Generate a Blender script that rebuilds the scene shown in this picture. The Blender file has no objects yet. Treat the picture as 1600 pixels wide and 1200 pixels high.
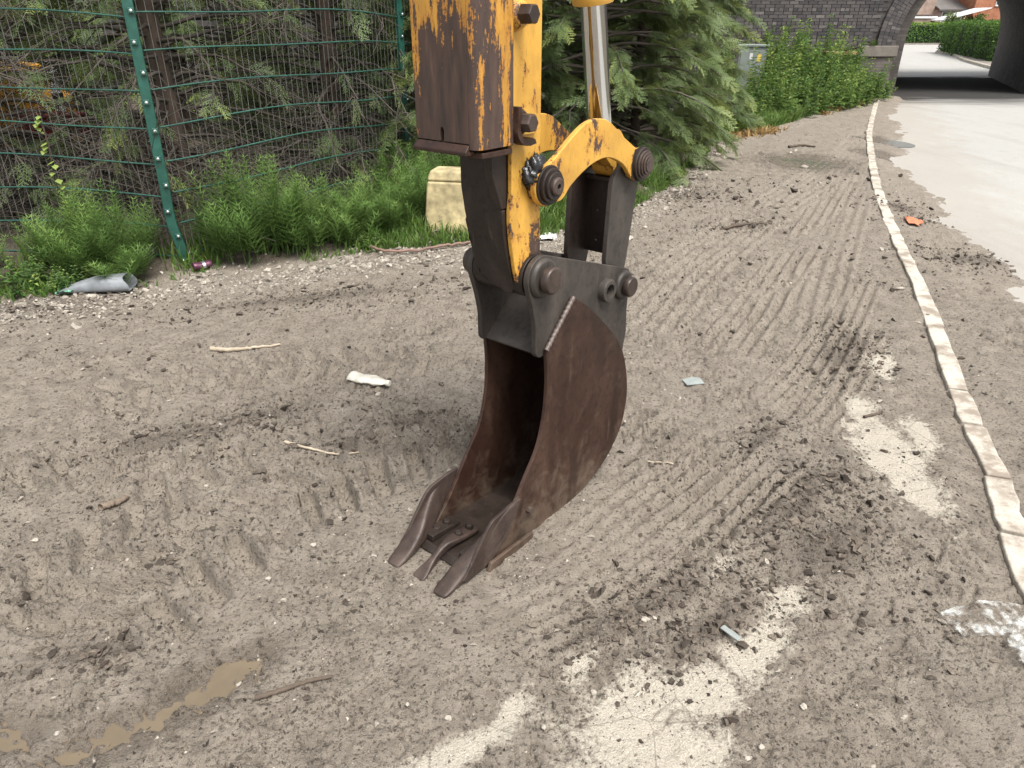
import bpy, bmesh, math, random
import numpy as np
from mathutils import Vector, Matrix

random.seed(7)
rng = np.random.default_rng(7)
R = math.radians
sc = bpy.context.scene
COL = sc.collection

# ------------------------------------------------------------------ camera, sky, sun, exposure
CAM_H = 1.65
CAM_P = R(27.0)
cam = bpy.data.cameras.new('camera')
cam.sensor_width = 36.0
cam.lens = 24.98
cam.clip_start = 0.05
cam.clip_end = 2000.0
cam_o = bpy.data.objects.new('camera', cam)
COL.objects.link(cam_o)
cam_o.location = (0, 0, CAM_H)
cam_o.rotation_euler = (R(90) - CAM_P, 0, 0)
sc.camera = cam_o

SUN_EL, SUN_AZ = R(62), R(148)       # azimuth measured clockwise from +Y
world = bpy.data.worlds.new('World')
sc.world = world
world.use_nodes = True
wn = world.node_tree
for n in list(wn.nodes):
    wn.nodes.remove(n)
sky = wn.nodes.new('ShaderNodeTexSky')
sky.sky_type = 'NISHITA'
sky.sun_disc = False
sky.sun_elevation = SUN_EL
sky.sun_rotation = SUN_AZ
sky.air_density = 1.0
sky.dust_density = 4.0
hs = wn.nodes.new('ShaderNodeHueSaturation')
hs.inputs['Saturation'].default_value = 0.22
bg = wn.nodes.new('ShaderNodeBackground')
bg.inputs['Strength'].default_value = 0.12
wo = wn.nodes.new('ShaderNodeOutputWorld')
wn.links.new(sky.outputs[0], hs.inputs['Color'])
wn.links.new(hs.outputs[0], bg.inputs[0])
wn.links.new(bg.outputs[0], wo.inputs[0])

sun = bpy.data.lights.new('sun', 'SUN')
sun.energy = 1.8
sun.angle = R(24)
sun.color = (1.0, 0.965, 0.91)
sun_o = bpy.data.objects.new('sun', sun)
COL.objects.link(sun_o)
sd = Vector((math.sin(SUN_AZ) * math.cos(SUN_EL), math.cos(SUN_AZ) * math.cos(SUN_EL), math.sin(SUN_EL)))
sun_o.rotation_euler = (-sd).to_track_quat('-Z', 'Y').to_euler()
sun_o.location = (0, 0, 30)

sc.view_settings.view_transform = 'Standard'
sc.view_settings.look = 'None'
sc.view_settings.gamma = 1.0
sc.view_settings.use_curve_mapping = False
sc.view_settings.exposure = 1.2
sc.cycles.max_bounces = 6
sc.cycles.transparent_max_bounces = 6
try:
    sc.cycles.use_denoising = True
except Exception:
    pass


def ground_at(px, py, z=0.0):
    """Where a sight line of the survey photograph (1600 x 1200) meets the ground."""
    x, y = (px - 800) / 1110.0, (600 - py) / 1110.0
    d = (x, math.cos(CAM_P) + y * math.sin(CAM_P), -math.sin(CAM_P) + y * math.cos(CAM_P))
    t = (z - CAM_H) / d[2]
    return (d[0] * t, d[1] * t)


# ------------------------------------------------------------------ small node kit
def new_mat(name):
    m = bpy.data.materials.new(name)
    m.use_nodes = True
    nt = m.node_tree
    for n in list(nt.nodes):
        nt.nodes.remove(n)
    out = nt.nodes.new('ShaderNodeOutputMaterial')
    return m, nt, out


class NK:
    def __init__(self, nt):
        self.nt = nt

    def n(self, typ, **kw):
        nd = self.nt.nodes.new(typ)
        for k, v in kw.items():
            setattr(nd, k, v)
        return nd

    def set(self, sock, v):
        if hasattr(v, 'is_output') or isinstance(v, bpy.types.NodeSocket):
            self.nt.links.new(v, sock)
        elif isinstance(v, (tuple, list)) and len(v) == 3 and sock.type == 'RGBA':
            sock.default_value = (*v, 1)
        elif sock.type == 'RGBA' and isinstance(v, (int, float)):
            sock.default_value = (v, v, v, 1)
        else:
            sock.default_value = v

    def coord(self, kind='Object', scale=(1, 1, 1), loc=(0, 0, 0)):
        tc = self.n('ShaderNodeTexCoord')
        mp = self.n('ShaderNodeMapping')
        mp.inputs['Scale'].default_value = scale
        mp.inputs['Location'].default_value = loc
        self.nt.links.new(tc.outputs[kind], mp.inputs['Vector'])
        return mp.outputs[0]

    def noise(self, vec, scale, detail=4, rough=0.55, dist=0.0, col=False):
        nd = self.n('ShaderNodeTexNoise')
        self.nt.links.new(vec, nd.inputs['Vector'])
        nd.inputs['Scale'].default_value = scale
        nd.inputs['Detail'].default_value = detail
        nd.inputs['Roughness'].default_value = rough
        nd.inputs['Distortion'].default_value = dist
        return nd.outputs['Color' if col else 'Fac']

    def voro(self, vec, scale, feature='F1', out='Distance', rnd=1.0):
        nd = self.n('ShaderNodeTexVoronoi', feature=feature)
        self.nt.links.new(vec, nd.inputs['Vector'])
        nd.inputs['Scale'].default_value = scale
        nd.inputs['Randomness'].default_value = rnd
        return nd.outputs[out]

    def ramp(self, fac, stops, interp='LINEAR'):
        nd = self.n('ShaderNodeValToRGB')
        cr = nd.color_ramp
        cr.interpolation = interp
        while len(cr.elements) < len(stops):
            cr.elements.new(0.5)
        for e, (p, c) in zip(cr.elements, stops):
            e.position = p
            e.color = (c, c, c, 1) if isinstance(c, (int, float)) else (*c, 1)
        self.set(nd.inputs[0], fac)
        return nd.outputs[0]

    def mix(self, fac, a, b, mode='MIX'):
        nd = self.n('ShaderNodeMix', data_type='RGBA', blend_type=mode)
        self.set(nd.inputs[0], fac)
        self.set(nd.inputs[6], a)
        self.set(nd.inputs[7], b)
        return nd.outputs[2]

    def math(self, op, a, b=0.0, clamp=False):
        nd = self.n('ShaderNodeMath', operation=op)
        nd.use_clamp = clamp
        self.set(nd.inputs[0], a)
        self.set(nd.inputs[1], b)
        return nd.outputs[0]

    def attr(self, name):
        nd = self.n('ShaderNodeAttribute', attribute_name=name)
        return nd.outputs['Fac']

    def island(self):
        return self.n('ShaderNodeNewGeometry').outputs['Random Per Island']

    def bump(self, height, strength=0.3, dist=0.01, normal=None):
        nd = self.n('ShaderNodeBump')
        nd.inputs['Strength'].default_value = strength
        nd.inputs['Distance'].default_value = dist
        self.nt.links.new(height, nd.inputs['Height'])
        if normal is not None:
            self.nt.links.new(normal, nd.inputs['Normal'])
        return nd.outputs[0]

    def pbsdf(self, out, color, rough=0.6, metal=0.0, normal=None, spec=0.5, trans=0.0):
        p = self.n('ShaderNodeBsdfPrincipled')
        self.set(p.inputs['Base Color'], color)
        self.set(p.inputs['Roughness'], rough)
        self.set(p.inputs['Metallic'], metal)
        self.set(p.inputs['Specular IOR Level'], spec)
        if trans:
            p.inputs['Transmission Weight'].default_value = trans
        if normal is not None:
            self.nt.links.new(normal, p.inputs['Normal'])
        self.nt.links.new(p.outputs[0], out.inputs['Surface'])
        return p


def plain(name, color, rough=0.6, metal=0.0, var=0.25, scale=20.0, bump=0.1, coords='Object'):
    m, nt, out = new_mat(name)
    k = NK(nt)
    v = k.coord(coords)
    nz = k.noise(v, scale, 5, 0.6)
    big = k.noise(v, scale * 0.15, 3)
    f = k.math('MULTIPLY', nz, big)
    d = tuple(c * (1 - var) for c in color)
    l = tuple(min(1, c * (1 + var * 0.6)) for c in color)
    c = k.ramp(f, [(0.12, d), (0.42, l)])
    rr = k.ramp(nz, [(0.3, max(0.03, rough - 0.1)), (0.7, min(1, rough + 0.1))])
    k.pbsdf(out, c, rr, metal, k.bump(nz, bump, 0.004))
    return m


def mat_rust(name, dark, mid, lite, rough=0.5, metal=0.15, caked=1.0):
    dark, mid, lite = (tuple(x * 0.68 for x in c_) for c_ in (dark, mid, lite))
    m, nt, out = new_mat(name)
    k = NK(nt)
    v = k.coord('Object')
    vs = k.coord('Object', (1, 1, 0.35))
    n1 = k.noise(vs, 5, 6, 0.6, 0.6)
    n2 = k.noise(v, 38, 6, 0.65)
    n3 = k.noise(v, 240, 3, 0.6)
    c = k.ramp(n1, [(0.30, dark), (0.52, mid), (0.72, lite)])
    c = k.mix(k.ramp(n2, [(0.50, 0.0), (0.68, 0.55)]), c, tuple(x * 0.55 for x in dark))
    c = k.mix(k.ramp(n3, [(0.60, 0.0), (0.74, 0.35)]), c, tuple(x * 1.5 for x in lite))
    sv = k.coord('Object', (1.0, 1.0, 0.12))
    scr = k.noise(sv, 55, 2, 0.5)
    c = k.mix(k.ramp(scr, [(0.66, 0.0), (0.75, 0.22)]), c, (0.15, 0.11, 0.085))
    sp = k.n('ShaderNodeSeparateXYZ')
    nt.links.new(v, sp.inputs[0])
    low = k.ramp(sp.outputs['Z'], [(0.0, 0.30), (0.30, 0.06), (1.0, 0.0)])
    cake = k.math('ADD', k.math('MULTIPLY', k.noise(v, 11, 7, 0.7, 0.5), 1.0), low)
    c = k.mix(k.ramp(cake, [(0.64, 0.0), (0.86, 0.5 * caked)]), c, (0.17, 0.13, 0.095))
    stain = k.noise(k.coord('Object', (1, 1, 0.5), (3, 1, 2)), 7, 2, 0.4)
    c = k.mix(k.ramp(stain, [(0.60, 0.0), (0.64, 0.6)]), c, tuple(x * 0.5 for x in mid))
    rr = k.ramp(k.math('ADD', n1, k.math('MULTIPLY', n2, 0.5)), [(0.5, rough - 0.14), (1.0, rough + 0.22)])
    h = k.math('ADD', n2, k.math('MULTIPLY', n3, 0.35))
    k.pbsdf(out, c, rr, metal, k.bump(h, 0.28, 0.003), 0.45)
    return m


def mat_yellow(name, wear=0.5, streak=0.25, base=(0.60, 0.33, 0.055), mask=None):
    """Chipped yellow plant paint over rusty steel; the worn share grows with `wear`."""
    m, nt, out = new_mat(name)
    k = NK(nt)
    v = k.coord('Object')
    vs = k.coord('Object', (1, 1, streak))
    n1 = k.noise(vs, 9, 8, 0.68, 0.3)
    n2 = k.noise(vs, 42, 6, 0.66)
    n3 = k.noise(v, 160, 3, 0.6)
    f = k.math('ADD', k.math('MULTIPLY', n1, 0.58), k.math('MULTIPLY', n2, 0.34))
    f = k.math('ADD', f, k.math('MULTIPLY', n3, 0.10))
    if mask is not None:
        f = k.math('ADD', f, mask(k))
    t = 0.62 - 0.16 * wear
    worn = k.ramp(f, [(t, 0.0), (t + 0.018, 1.0)])
    edge = k.ramp(f, [(t - 0.030, 0.0), (t - 0.004, 1.0)])
    fade = k.noise(v, 6, 4)
    yel = k.ramp(fade, [(0.3, tuple(x * 0.82 for x in base)), (0.7, tuple(min(1, x * 1.10) for x in base))])
    grime = k.ramp(k.noise(vs, 12, 6, 0.65), [(0.46, 0.0), (0.75, 0.6)])
    scr = k.noise(k.coord('Object', (9, 9, 1.2), (0, 0, 3)), 14, 3, 0.5, 1.5)
    scr2 = k.noise(k.coord('Object', (1.5, 1.5, 11), (5, 0, 3)), 10, 3, 0.5, 1.2)
    yel = k.mix(k.math('MULTIPLY', k.ramp(scr, [(0.66, 0.0), (0.69, 0.5)]), 1.0), yel, (0.16, 0.08, 0.03))
    yel = k.mix(k.ramp(scr2, [(0.68, 0.0), (0.71, 0.45)]), yel, (0.16, 0.08, 0.03))
    yel = k.mix(grime, yel, (0.25, 0.12, 0.025))
    yel = k.mix(k.math('MULTIPLY', edge, 0.6), yel, (0.33, 0.12, 0.02))
    steel = k.ramp(n2, [(0.3, (0.030, 0.020, 0.017)), (0.62, (0.075, 0.045, 0.033)), (0.75, (0.13, 0.075, 0.05))])
    c = k.mix(worn, yel, steel)
    rr = k.mix(worn, k.ramp(fade, [(0.3, 0.40), (0.7, 0.55)]), 0.62)
    h = k.math('SUBTRACT', k.math('MULTIPLY', n3, 0.15), worn)
    k.pbsdf(out, c, rr, 0.0, k.bump(h, 0.35, 0.0015), 0.45)
    return m


def mat_leaf(name, dark, mid, tip, transl=0.25, rough=0.55):
    m, nt, out = new_mat(name)
    k = NK(nt)
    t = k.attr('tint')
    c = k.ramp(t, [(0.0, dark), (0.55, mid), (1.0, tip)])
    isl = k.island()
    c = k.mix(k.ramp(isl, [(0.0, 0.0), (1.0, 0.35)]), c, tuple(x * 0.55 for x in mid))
    p = k.pbsdf(out, c, rough, 0.0, None, 0.35)
    tr = k.n('ShaderNodeBsdfTranslucent')
    k.set(tr.inputs['Color'], k.mix(0.5, c, tip))
    mx = k.n('ShaderNodeMixShader')
    mx.inputs[0].default_value = transl
    nt.links.new(p.outputs[0], mx.inputs[1])
    nt.links.new(tr.outputs[0], mx.inputs[2])
    nt.links.new(mx.outputs[0], out.inputs['Surface'])
    return m


# ------------------------------------------------------------------ mesh kit
def tag(o, label=None, cat=None, group=None, kind=None):
    if label:
        o['label'] = label
    if cat:
        o['category'] = cat
    if group:
        o['group'] = group
    if kind:
        o['kind'] = kind
    return o


def empty(name, loc=(0, 0, 0), rz=0.0, parent=None):
    o = bpy.data.objects.new(name, None)
    COL.objects.link(o)
    o.location = loc
    o.rotation_euler = (0, 0, rz)
    o.empty_display_size = 0.1
    if parent:
        o.parent = parent
    return o


def link(name, me, mat=None, parent=None, bev=0.0, seg=2, loc=None, rz=None, smooth=None):
    o = bpy.data.objects.new(name, me)
    COL.objects.link(o)
    if mat is not None and len(me.materials) == 0:
        me.materials.append(mat)
    if parent:
        o.parent = parent
    if loc is not None:
        o.location = loc
    if rz is not None:
        o.rotation_euler = (0, 0, rz)
    if bev > 0:
        b = o.modifiers.new('bevel', 'BEVEL')
        b.width = bev
        b.segments = seg
        b.limit_method = 'ANGLE'
        b.angle_limit = R(38)
        b.harden_normals = True
        me.shade_smooth()
    elif smooth:
        me.shade_smooth()
    return o


def pymesh(name, verts, faces):
    me = bpy.data.meshes.new(name)
    me.from_pydata([tuple(map(float, v)) for v in verts], [], [tuple(map(int, f)) for f in faces])
    me.update()
    return me


def fast_mesh(name, V, Fa, attrs=None, smooth=False):
    V = np.asarray(V, np.float32).reshape(-1, 3)
    Fa = np.asarray(Fa, np.int32)
    k = Fa.shape[1]
    me = bpy.data.meshes.new(name)
    me.vertices.add(len(V))
    me.vertices.foreach_set('co', V.ravel())
    me.loops.add(Fa.size)
    me.loops.foreach_set('vertex_index', Fa.ravel())
    me.polygons.add(len(Fa))
    me.polygons.foreach_set('loop_start', np.arange(0, Fa.size, k, dtype=np.int32))
    me.polygons.foreach_set('loop_total', np.full(len(Fa), k, np.int32))
    me.update(calc_edges=True)
    for a, vals in (attrs or {}).items():
        at = me.attributes.new(a, 'FLOAT', 'POINT')
        at.data.foreach_set('value', np.asarray(vals, np.float32))
    me.polygons.foreach_set('use_smooth', np.full(len(Fa), bool(smooth)))
    me.validate()
    return me


def outward(me):
    bm = bmesh.new()
    bm.from_mesh(me)
    bmesh.ops.recalc_face_normals(bm, faces=bm.faces)
    bm.to_mesh(me)
    bm.free()
    return me


def catmull(pts, n=6, closed=False):
    P = [np.array(p, float) for p in pts]
    out = []
    m = len(P)
    rngi = range(m) if closed else range(m - 1)
    for i in rngi:
        p0 = P[(i - 1) % m] if closed or i > 0 else 2 * P[0] - P[1]
        p1, p2 = P[i], P[(i + 1) % m]
        p3 = P[(i + 2) % m] if closed or i + 2 < m else 2 * P[-1] - P[-2]
        for j in range(n):
            t = j / n
            out.append(0.5 * ((2 * p1) + (-p0 + p2) * t + (2 * p0 - 5 * p1 + 4 * p2 - p3) * t * t + (-p0 + 3 * p1 - 3 * p2 + p3) * t ** 3))
    if not closed:
        out.append(P[-1])
    return [tuple(p) for p in out]


def arc(cx, cy, r, a0, a1, n=12):
    return [(cx + r * math.cos(R(a0 + (a1 - a0) * i / n)), cy + r * math.sin(R(a0 + (a1 - a0) * i / n))) for i in range(n + 1)]


def area2(p):
    return sum(p[i][0] * p[(i + 1) % len(p)][1] - p[(i + 1) % len(p)][0] * p[i][1] for i in range(len(p)))


def prism(prof, t0, t1, place):
    """Closed outline swept between two depths; place(u, v, t) -> xyz."""
    n = len(prof)
    V = [place(u, v, t0) for u, v in prof] + [place(u, v, t1) for u, v in prof]
    Fa = [list(range(n))[::-1], list(range(n, 2 * n))]
    for i in range(n):
        j = (i + 1) % n
        Fa.append([i, j, n + j, n + i])
    me = pymesh('p', V, Fa)
    bm = bmesh.new()
    bm.from_mesh(me)
    bmesh.ops.remove_doubles(bm, verts=bm.verts, dist=1e-5)
    bmesh.ops.recalc_face_normals(bm, faces=bm.faces)
    bm.to_mesh(me)
    bm.free()
    return me


def box_me(x0, x1, y0, y1, z0, z1):
    return prism([(x0, y0), (x1, y0), (x1, y1), (x0, y1)], z0, z1, lambda u, v, t: (u, v, t))


def lathe_me(profile, seg=32, place=None, cap=True):
    """profile [(r, h)] revolved about h axis."""
    V, Fa = [], []
    for r, h in profile:
        for i in range(seg):
            a = 2 * math.pi * i / seg
            V.append(place(r * math.cos(a), r * math.sin(a), h))
    for k in range(len(profile) - 1):
        for i in range(seg):
            j = (i + 1) % seg
            Fa.append([k * seg + i, k * seg + j, (k + 1) * seg + j, (k + 1) * seg + i])
    if cap:
        Fa.append(list(range(seg))[::-1])
        Fa.append([(len(profile) - 1) * seg + i for i in range(seg)])
    me = pymesh('l', V, Fa)
    bm = bmesh.new()
    bm.from_mesh(me)
    bmesh.ops.recalc_face_normals(bm, faces=bm.faces)
    bm.to_mesh(me)
    bm.free()
    return me


def tube_arrays(path, radii, seg=6):
    P = np.asarray(path, float)
    rr = np.broadcast_to(np.asarray(radii, float), (len(P),))
    T = np.gradient(P, axis=0)
    T /= np.linalg.norm(T, axis=1)[:, None] + 1e-9
    ref = np.array([0, 0, 1.0]) if abs(T[0, 2]) < 0.9 else np.array([1.0, 0, 0])
    A = np.cross(T, ref)
    A /= np.linalg.norm(A, axis=1)[:, None] + 1e-9
    B = np.cross(T, A)
    ang = np.arange(seg) * 2 * np.pi / seg
    V = P[:, None] + rr[:, None, None] * (np.cos(ang)[None, :, None] * A[:, None] + np.sin(ang)[None, :, None] * B[:, None])
    n = len(P)
    i, j = np.meshgrid(np.arange(n - 1), np.arange(seg), indexing='ij')
    a = i * seg + j
    b = i * seg + (j + 1) % seg
    Fa = np.stack([a, b, b + seg, a + seg], -1).reshape(-1, 4)
    return V.reshape(-1, 3), Fa


def tubes_mesh(name, paths, seg=5, smooth=True, attrs=False):
    Vs, Fs, off = [], [], 0
    for path, rad in paths:
        v, f = tube_arrays(path, rad, seg)
        Vs.append(v)
        Fs.append(f + off)
        off += len(v)
    return fast_mesh(name, np.concatenate(Vs), np.concatenate(Fs), None, smooth)


def rotz(a):
    c, s = np.cos(a), np.sin(a)
    M = np.zeros(np.shape(a) + (3, 3))
    M[..., 0, 0] = c
    M[..., 0, 1] = -s
    M[..., 1, 0] = s
    M[..., 1, 1] = c
    M[..., 2, 2] = 1
    return M


def frames(d, up):
    """rotation matrices whose x axis is d and z axis close to up."""
    d = d / (np.linalg.norm(d, axis=-1, keepdims=True) + 1e-9)
    y = np.cross(up, d)
    y /= np.linalg.norm(y, axis=-1, keepdims=True) + 1e-9
    z = np.cross(d, y)
    return np.stack([d, y, z], -1)


def scatter(template_V, template_F, M, T, S):
    """instances of one template as joined arrays."""
    N = len(T)
    V = np.einsum('nij,vj->nvi', M, template_V) * np.asarray(S).reshape(N, 1, 1) + T[:, None]
    Fa = template_F[None] + (np.arange(N) * len(template_V))[:, None, None]
    return V.reshape(-1, 3), Fa.reshape(-1, template_F.shape[1])


# lattice noise, vectorised
_perm = np.random.default_rng(3).random((256, 256)).astype(np.float32)


def vnoise(x, y):
    xi, yi = np.floor(x).astype(int), np.floor(y).astype(int)
    fx, fy = x - xi, y - yi
    fx, fy = fx * fx * (3 - 2 * fx), fy * fy * (3 - 2 * fy)
    a = _perm[xi & 255, yi & 255]
    b = _perm[(xi + 1) & 255, yi & 255]
    c = _perm[xi & 255, (yi + 1) & 255]
    d = _perm[(xi + 1) & 255, (yi + 1) & 255]
    return (a * (1 - fx) + b * fx) * (1 - fy) + (c * (1 - fx) + d * fx) * fy


def fbm(x, y, s, oct=4, g=0.5):
    t, amp, tot = 0.0, 1.0, 0.0
    ca, sa = math.cos(0.6), math.sin(0.6)
    for o in range(oct):
        f = s * 2.03 ** o
        t = t + amp * (vnoise((x * ca - y * sa) * f + 17.3 * o, (x * sa + y * ca) * f + 9.1 * o) - 0.5)
        tot += amp
        amp *= g
    return t / tot


def smooth(e0, e1, x):
    t = np.clip((x - e0) / (e1 - e0), 0, 1)
    return t * t * (3 - 2 * t)


# ------------------------------------------------------------------ ground
KERB = np.array([(1.60, 1.20), (1.66, 1.55), (1.74, 1.87), (1.87, 2.17), (1.99, 2.45), (2.17, 2.97), (2.36, 3.47), (2.84, 4.71), (3.56, 6.71), (4.28, 8.55), (5.57, 11.59), (6.68, 13.99), (7.86, 16.43), (9.3, 19.4)])
EDGE = np.array([(3.05, -3.0), (3.30, 2.2), (3.50, 3.6), (3.70, 4.6), (3.92, 5.3), (4.29, 6.59), (4.85, 8.19), (5.25, 9.48), (6.05, 11.26), (6.84, 13.09), (8.01, 15.57), (9.03, 17.53), (9.9, 19.4), (10.3, 22)])
VERGE = np.array([(-30, 4.2), (-6, 4.15), (-3.34, 4.36), (-3.05, 4.5), (-2.54, 4.66), (-2.33, 4.96), (-1.8, 5.07), (-1.4, 5.38), (-0.94, 5.65), (-0.37, 5.74), (0.33, 5.99), (1.16, 6.96), (1.67, 7.85), (2.38, 9.39), (3.38, 11.94), (4.23, 12.68), (5.24, 13.99), (6.83, 16.18), (8.75, 18.4), (9.6, 20)])
ROAD_Z = -0.055


def kerb_x(y):
    return np.interp(y, KERB[:, 1], KERB[:, 0])


def edge_x(y):
    return np.interp(y, EDGE[:, 1], EDGE[:, 0])


def verge_y(x):
    return np.interp(x, VERGE[:, 0], VERGE[:, 1])


def along(x, y, pts):
    """distance along and across (signed) a polyline."""
    best = np.full(x.shape, 1e9)
    S = np.zeros(x.shape)
    D = np.zeros(x.shape)
    acc = 0.0
    for (ax, ay), (bx, by) in zip(pts[:-1], pts[1:]):
        L = math.hypot(bx - ax, by - ay)
        ux, uy = (bx - ax) / L, (by - ay) / L
        s = np.clip((x - ax) * ux + (y - ay) * uy, 0, L)
        dx, dy = x - ax - s * ux, y - ay - s * uy
        d = np.hypot(dx, dy)
        sg = np.sign(ux * dy - uy * dx)
        k = d < best
        best = np.where(k, d, best)
        S = np.where(k, acc + s, S)
        D = np.where(k, d * sg, D)
        acc += L
    return S, D, acc


def px_path(*pts):
    return catmull([ground_at(*p) for p in pts], 6)


# lug tyre prints (big bars) and ribbed tyre prints, as they cross the yard
LUG = [(px_path((150, 1010), (330, 860), (480, 770), (640, 705), (760, 655)), 0.25, 0.165, 0.054, 1),
       (px_path((-120, 1010), (40, 940), (160, 870), (330, 780)), 0.24, 0.165, 0.048, -1),
       (px_path((100, 640), (260, 600), (420, 575), (700, 560)), 0.22, 0.16, 0.030, 1),
       (px_path((-60, 760), (120, 720), (260, 740), (420, 700)), 0.2, 0.15, 0.04, -1)]
RIB = [(px_path((1010, 900), (1120, 800), (1230, 690), (1310, 590), (1350, 500)), 0.17, 0.065, 0.030),
       (px_path((760, 1010), (900, 950), (1060, 840), (1180, 740), (1300, 640)), 0.17, 0.065, 0.026),
       (px_path((870, 905), (1000, 800), (1150, 680), (1280, 560), (1350, 430)), 0.17, 0.065, 0.030),
       (px_path((1010, 700), (1090, 600), (1190, 470), (1290, 330), (1340, 250)), 0.22, 0.075, 0.028),
       (px_path((1030, 430), (1120, 370), (1230, 300), (1320, 240), (1352, 200)), 0.24, 0.09, 0.022),
       (px_path((1240, 520), (1262, 440), (1290, 370), (1320, 300)), 0.34, 0.09, 0.026),
       (px_path((1000, 520), (1090, 420), (1180, 350), (1300, 275)), 0.27, 0.09, 0.024),
       (px_path((1600, 475), (1500, 400), (1430, 300), (1395, 230)), 0.3, 0.09, 0.008)]
PUDDLES = [(-0.86, 1.385, 0.15, 0.060, 0.78), (-1.02, 1.235, 0.13, 0.05, 0.6), (-1.33, 1.225, 0.09, 0.05, 0.4),
           (ground_at(1262, 252)[0], ground_at(1262, 252)[1], 0.42, 0.42, 0.5),
           (ground_at(1392, 243)[0], ground_at(1392, 243)[1], 0.22, 0.42, 0.3),
           (ground_at(1382, 218)[0], ground_at(1382, 218)[1], 0.22, 0.30, 0.3)]
# worn hard surface showing through the mud: centre px, half sizes in metres, turn
BARE = [(1000, 1130, 0.30, 0.17, 0.95), (1090, 1075, 0.20, 0.13, 0.8), (1060, 1190, 0.2, 0.1, 0.6), (905, 1030, 0.14, 0.06, 0.9), (700, 1180, 0.24, 0.05, 0.5),
        (1180, 1010, 0.20, 0.08, 0.8), (1230, 930, 0.22, 0.09, 0.8), (1385, 705, 0.16, 0.32, -0.15), (1430, 760, 0.12, 0.22, -0.2),
        (1370, 560, 0.10, 0.30, -0.2), (1120, 890, 0.16, 0.05, 0.8), (1345, 640, 0.08, 0.18, -0.3), (1440, 680, 0.08, 0.2, -0.2), (800, 1110, .12, .04, .8)]
# moist dark crumbly patches: centre px, half sizes, turn
DARK = [(270, 690, 0.42, 0.09, 0.35), (410, 655, 0.24, 0.07, 0.35), (250, 880, 0.07, 0.06, 0), (1290, 860, 0.30, 0.16, 0.6), (1110, 985, 0.26, 0.06, 0.6),
        (1040, 930, 0.30, 0.08, 0.6), (1190, 690, 0.20, 0.06, 0.8), (1520, 402, 0.30, 0.16, -0.2), (1410, 325, 0.16, 0.28, 0.2), (1170, 352, 0.32, 0.10, 0.2), (1060, 305, 0.5, 0.25, .5),
        (150, 1030, 0.16, 0.05, 0.2), (60, 480, 0.6, 0.25, 0.1), (1280, 760, 0.2, 0.1, 0.7), (480, 470, 0.8, 0.12, 0.3), (1310, 560, 0.14, 0.24, -0.4), (1340, 540, 0.12, 0.2, -0.2), (950, 980, 0.24, 0.07, 0.6), (640, 660, 0.12, 0.04, 0.4), (560, 690, .2, .05, .4), (1240, 800, .3, .09, .7)]


def blob(x, y, c, hx, hy, a):
    r = 2.7 * max(hx, hy)
    k = np.flatnonzero((np.abs(x - c[0]) < r) & (np.abs(y - c[1]) < r))
    out = np.zeros(x.shape)
    if len(k):
        out[k] = blob_at(x[k], y[k], c, hx, hy, a)
    return out


def blob_at(x, y, c, hx, hy, a):
    dx, dy = x - c[0], y - c[1]
    u = dx * math.cos(a) + dy * math.sin(a)
    v = -dx * math.sin(a) + dy * math.cos(a)
    return np.exp(-((u / hx) ** 2 + (v / hy) ** 2))


def lug_parts(x, y, pts, hw, pitch, sgn):
    S, D, L = along(x, y, pts)
    m = smooth(hw, hw * 0.72, np.abs(D)) * smooth(0, 0.12, S) * smooth(0, 0.12, L - S)
    m = m * smooth(-0.30, -0.08, fbm(x + 5, y + 2, 2.3, 2))
    ph = (S + np.where(D > 0, 1, 0.55) * sgn * np.abs(D) * 0.55 + np.where(D > 0, pitch * 0.5, 0)) / pitch + 0.25 * fbm(x, y, 5, 2)
    fr = ph - np.floor(ph)
    bar = smooth(0.0, 0.09, fr) * smooth(0.55, 0.46, fr)
    rim = np.exp(-((fr - 0.62) / 0.10) ** 2) + np.exp(-((fr - 0.97) / 0.08) ** 2)
    return m, bar, rim


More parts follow.
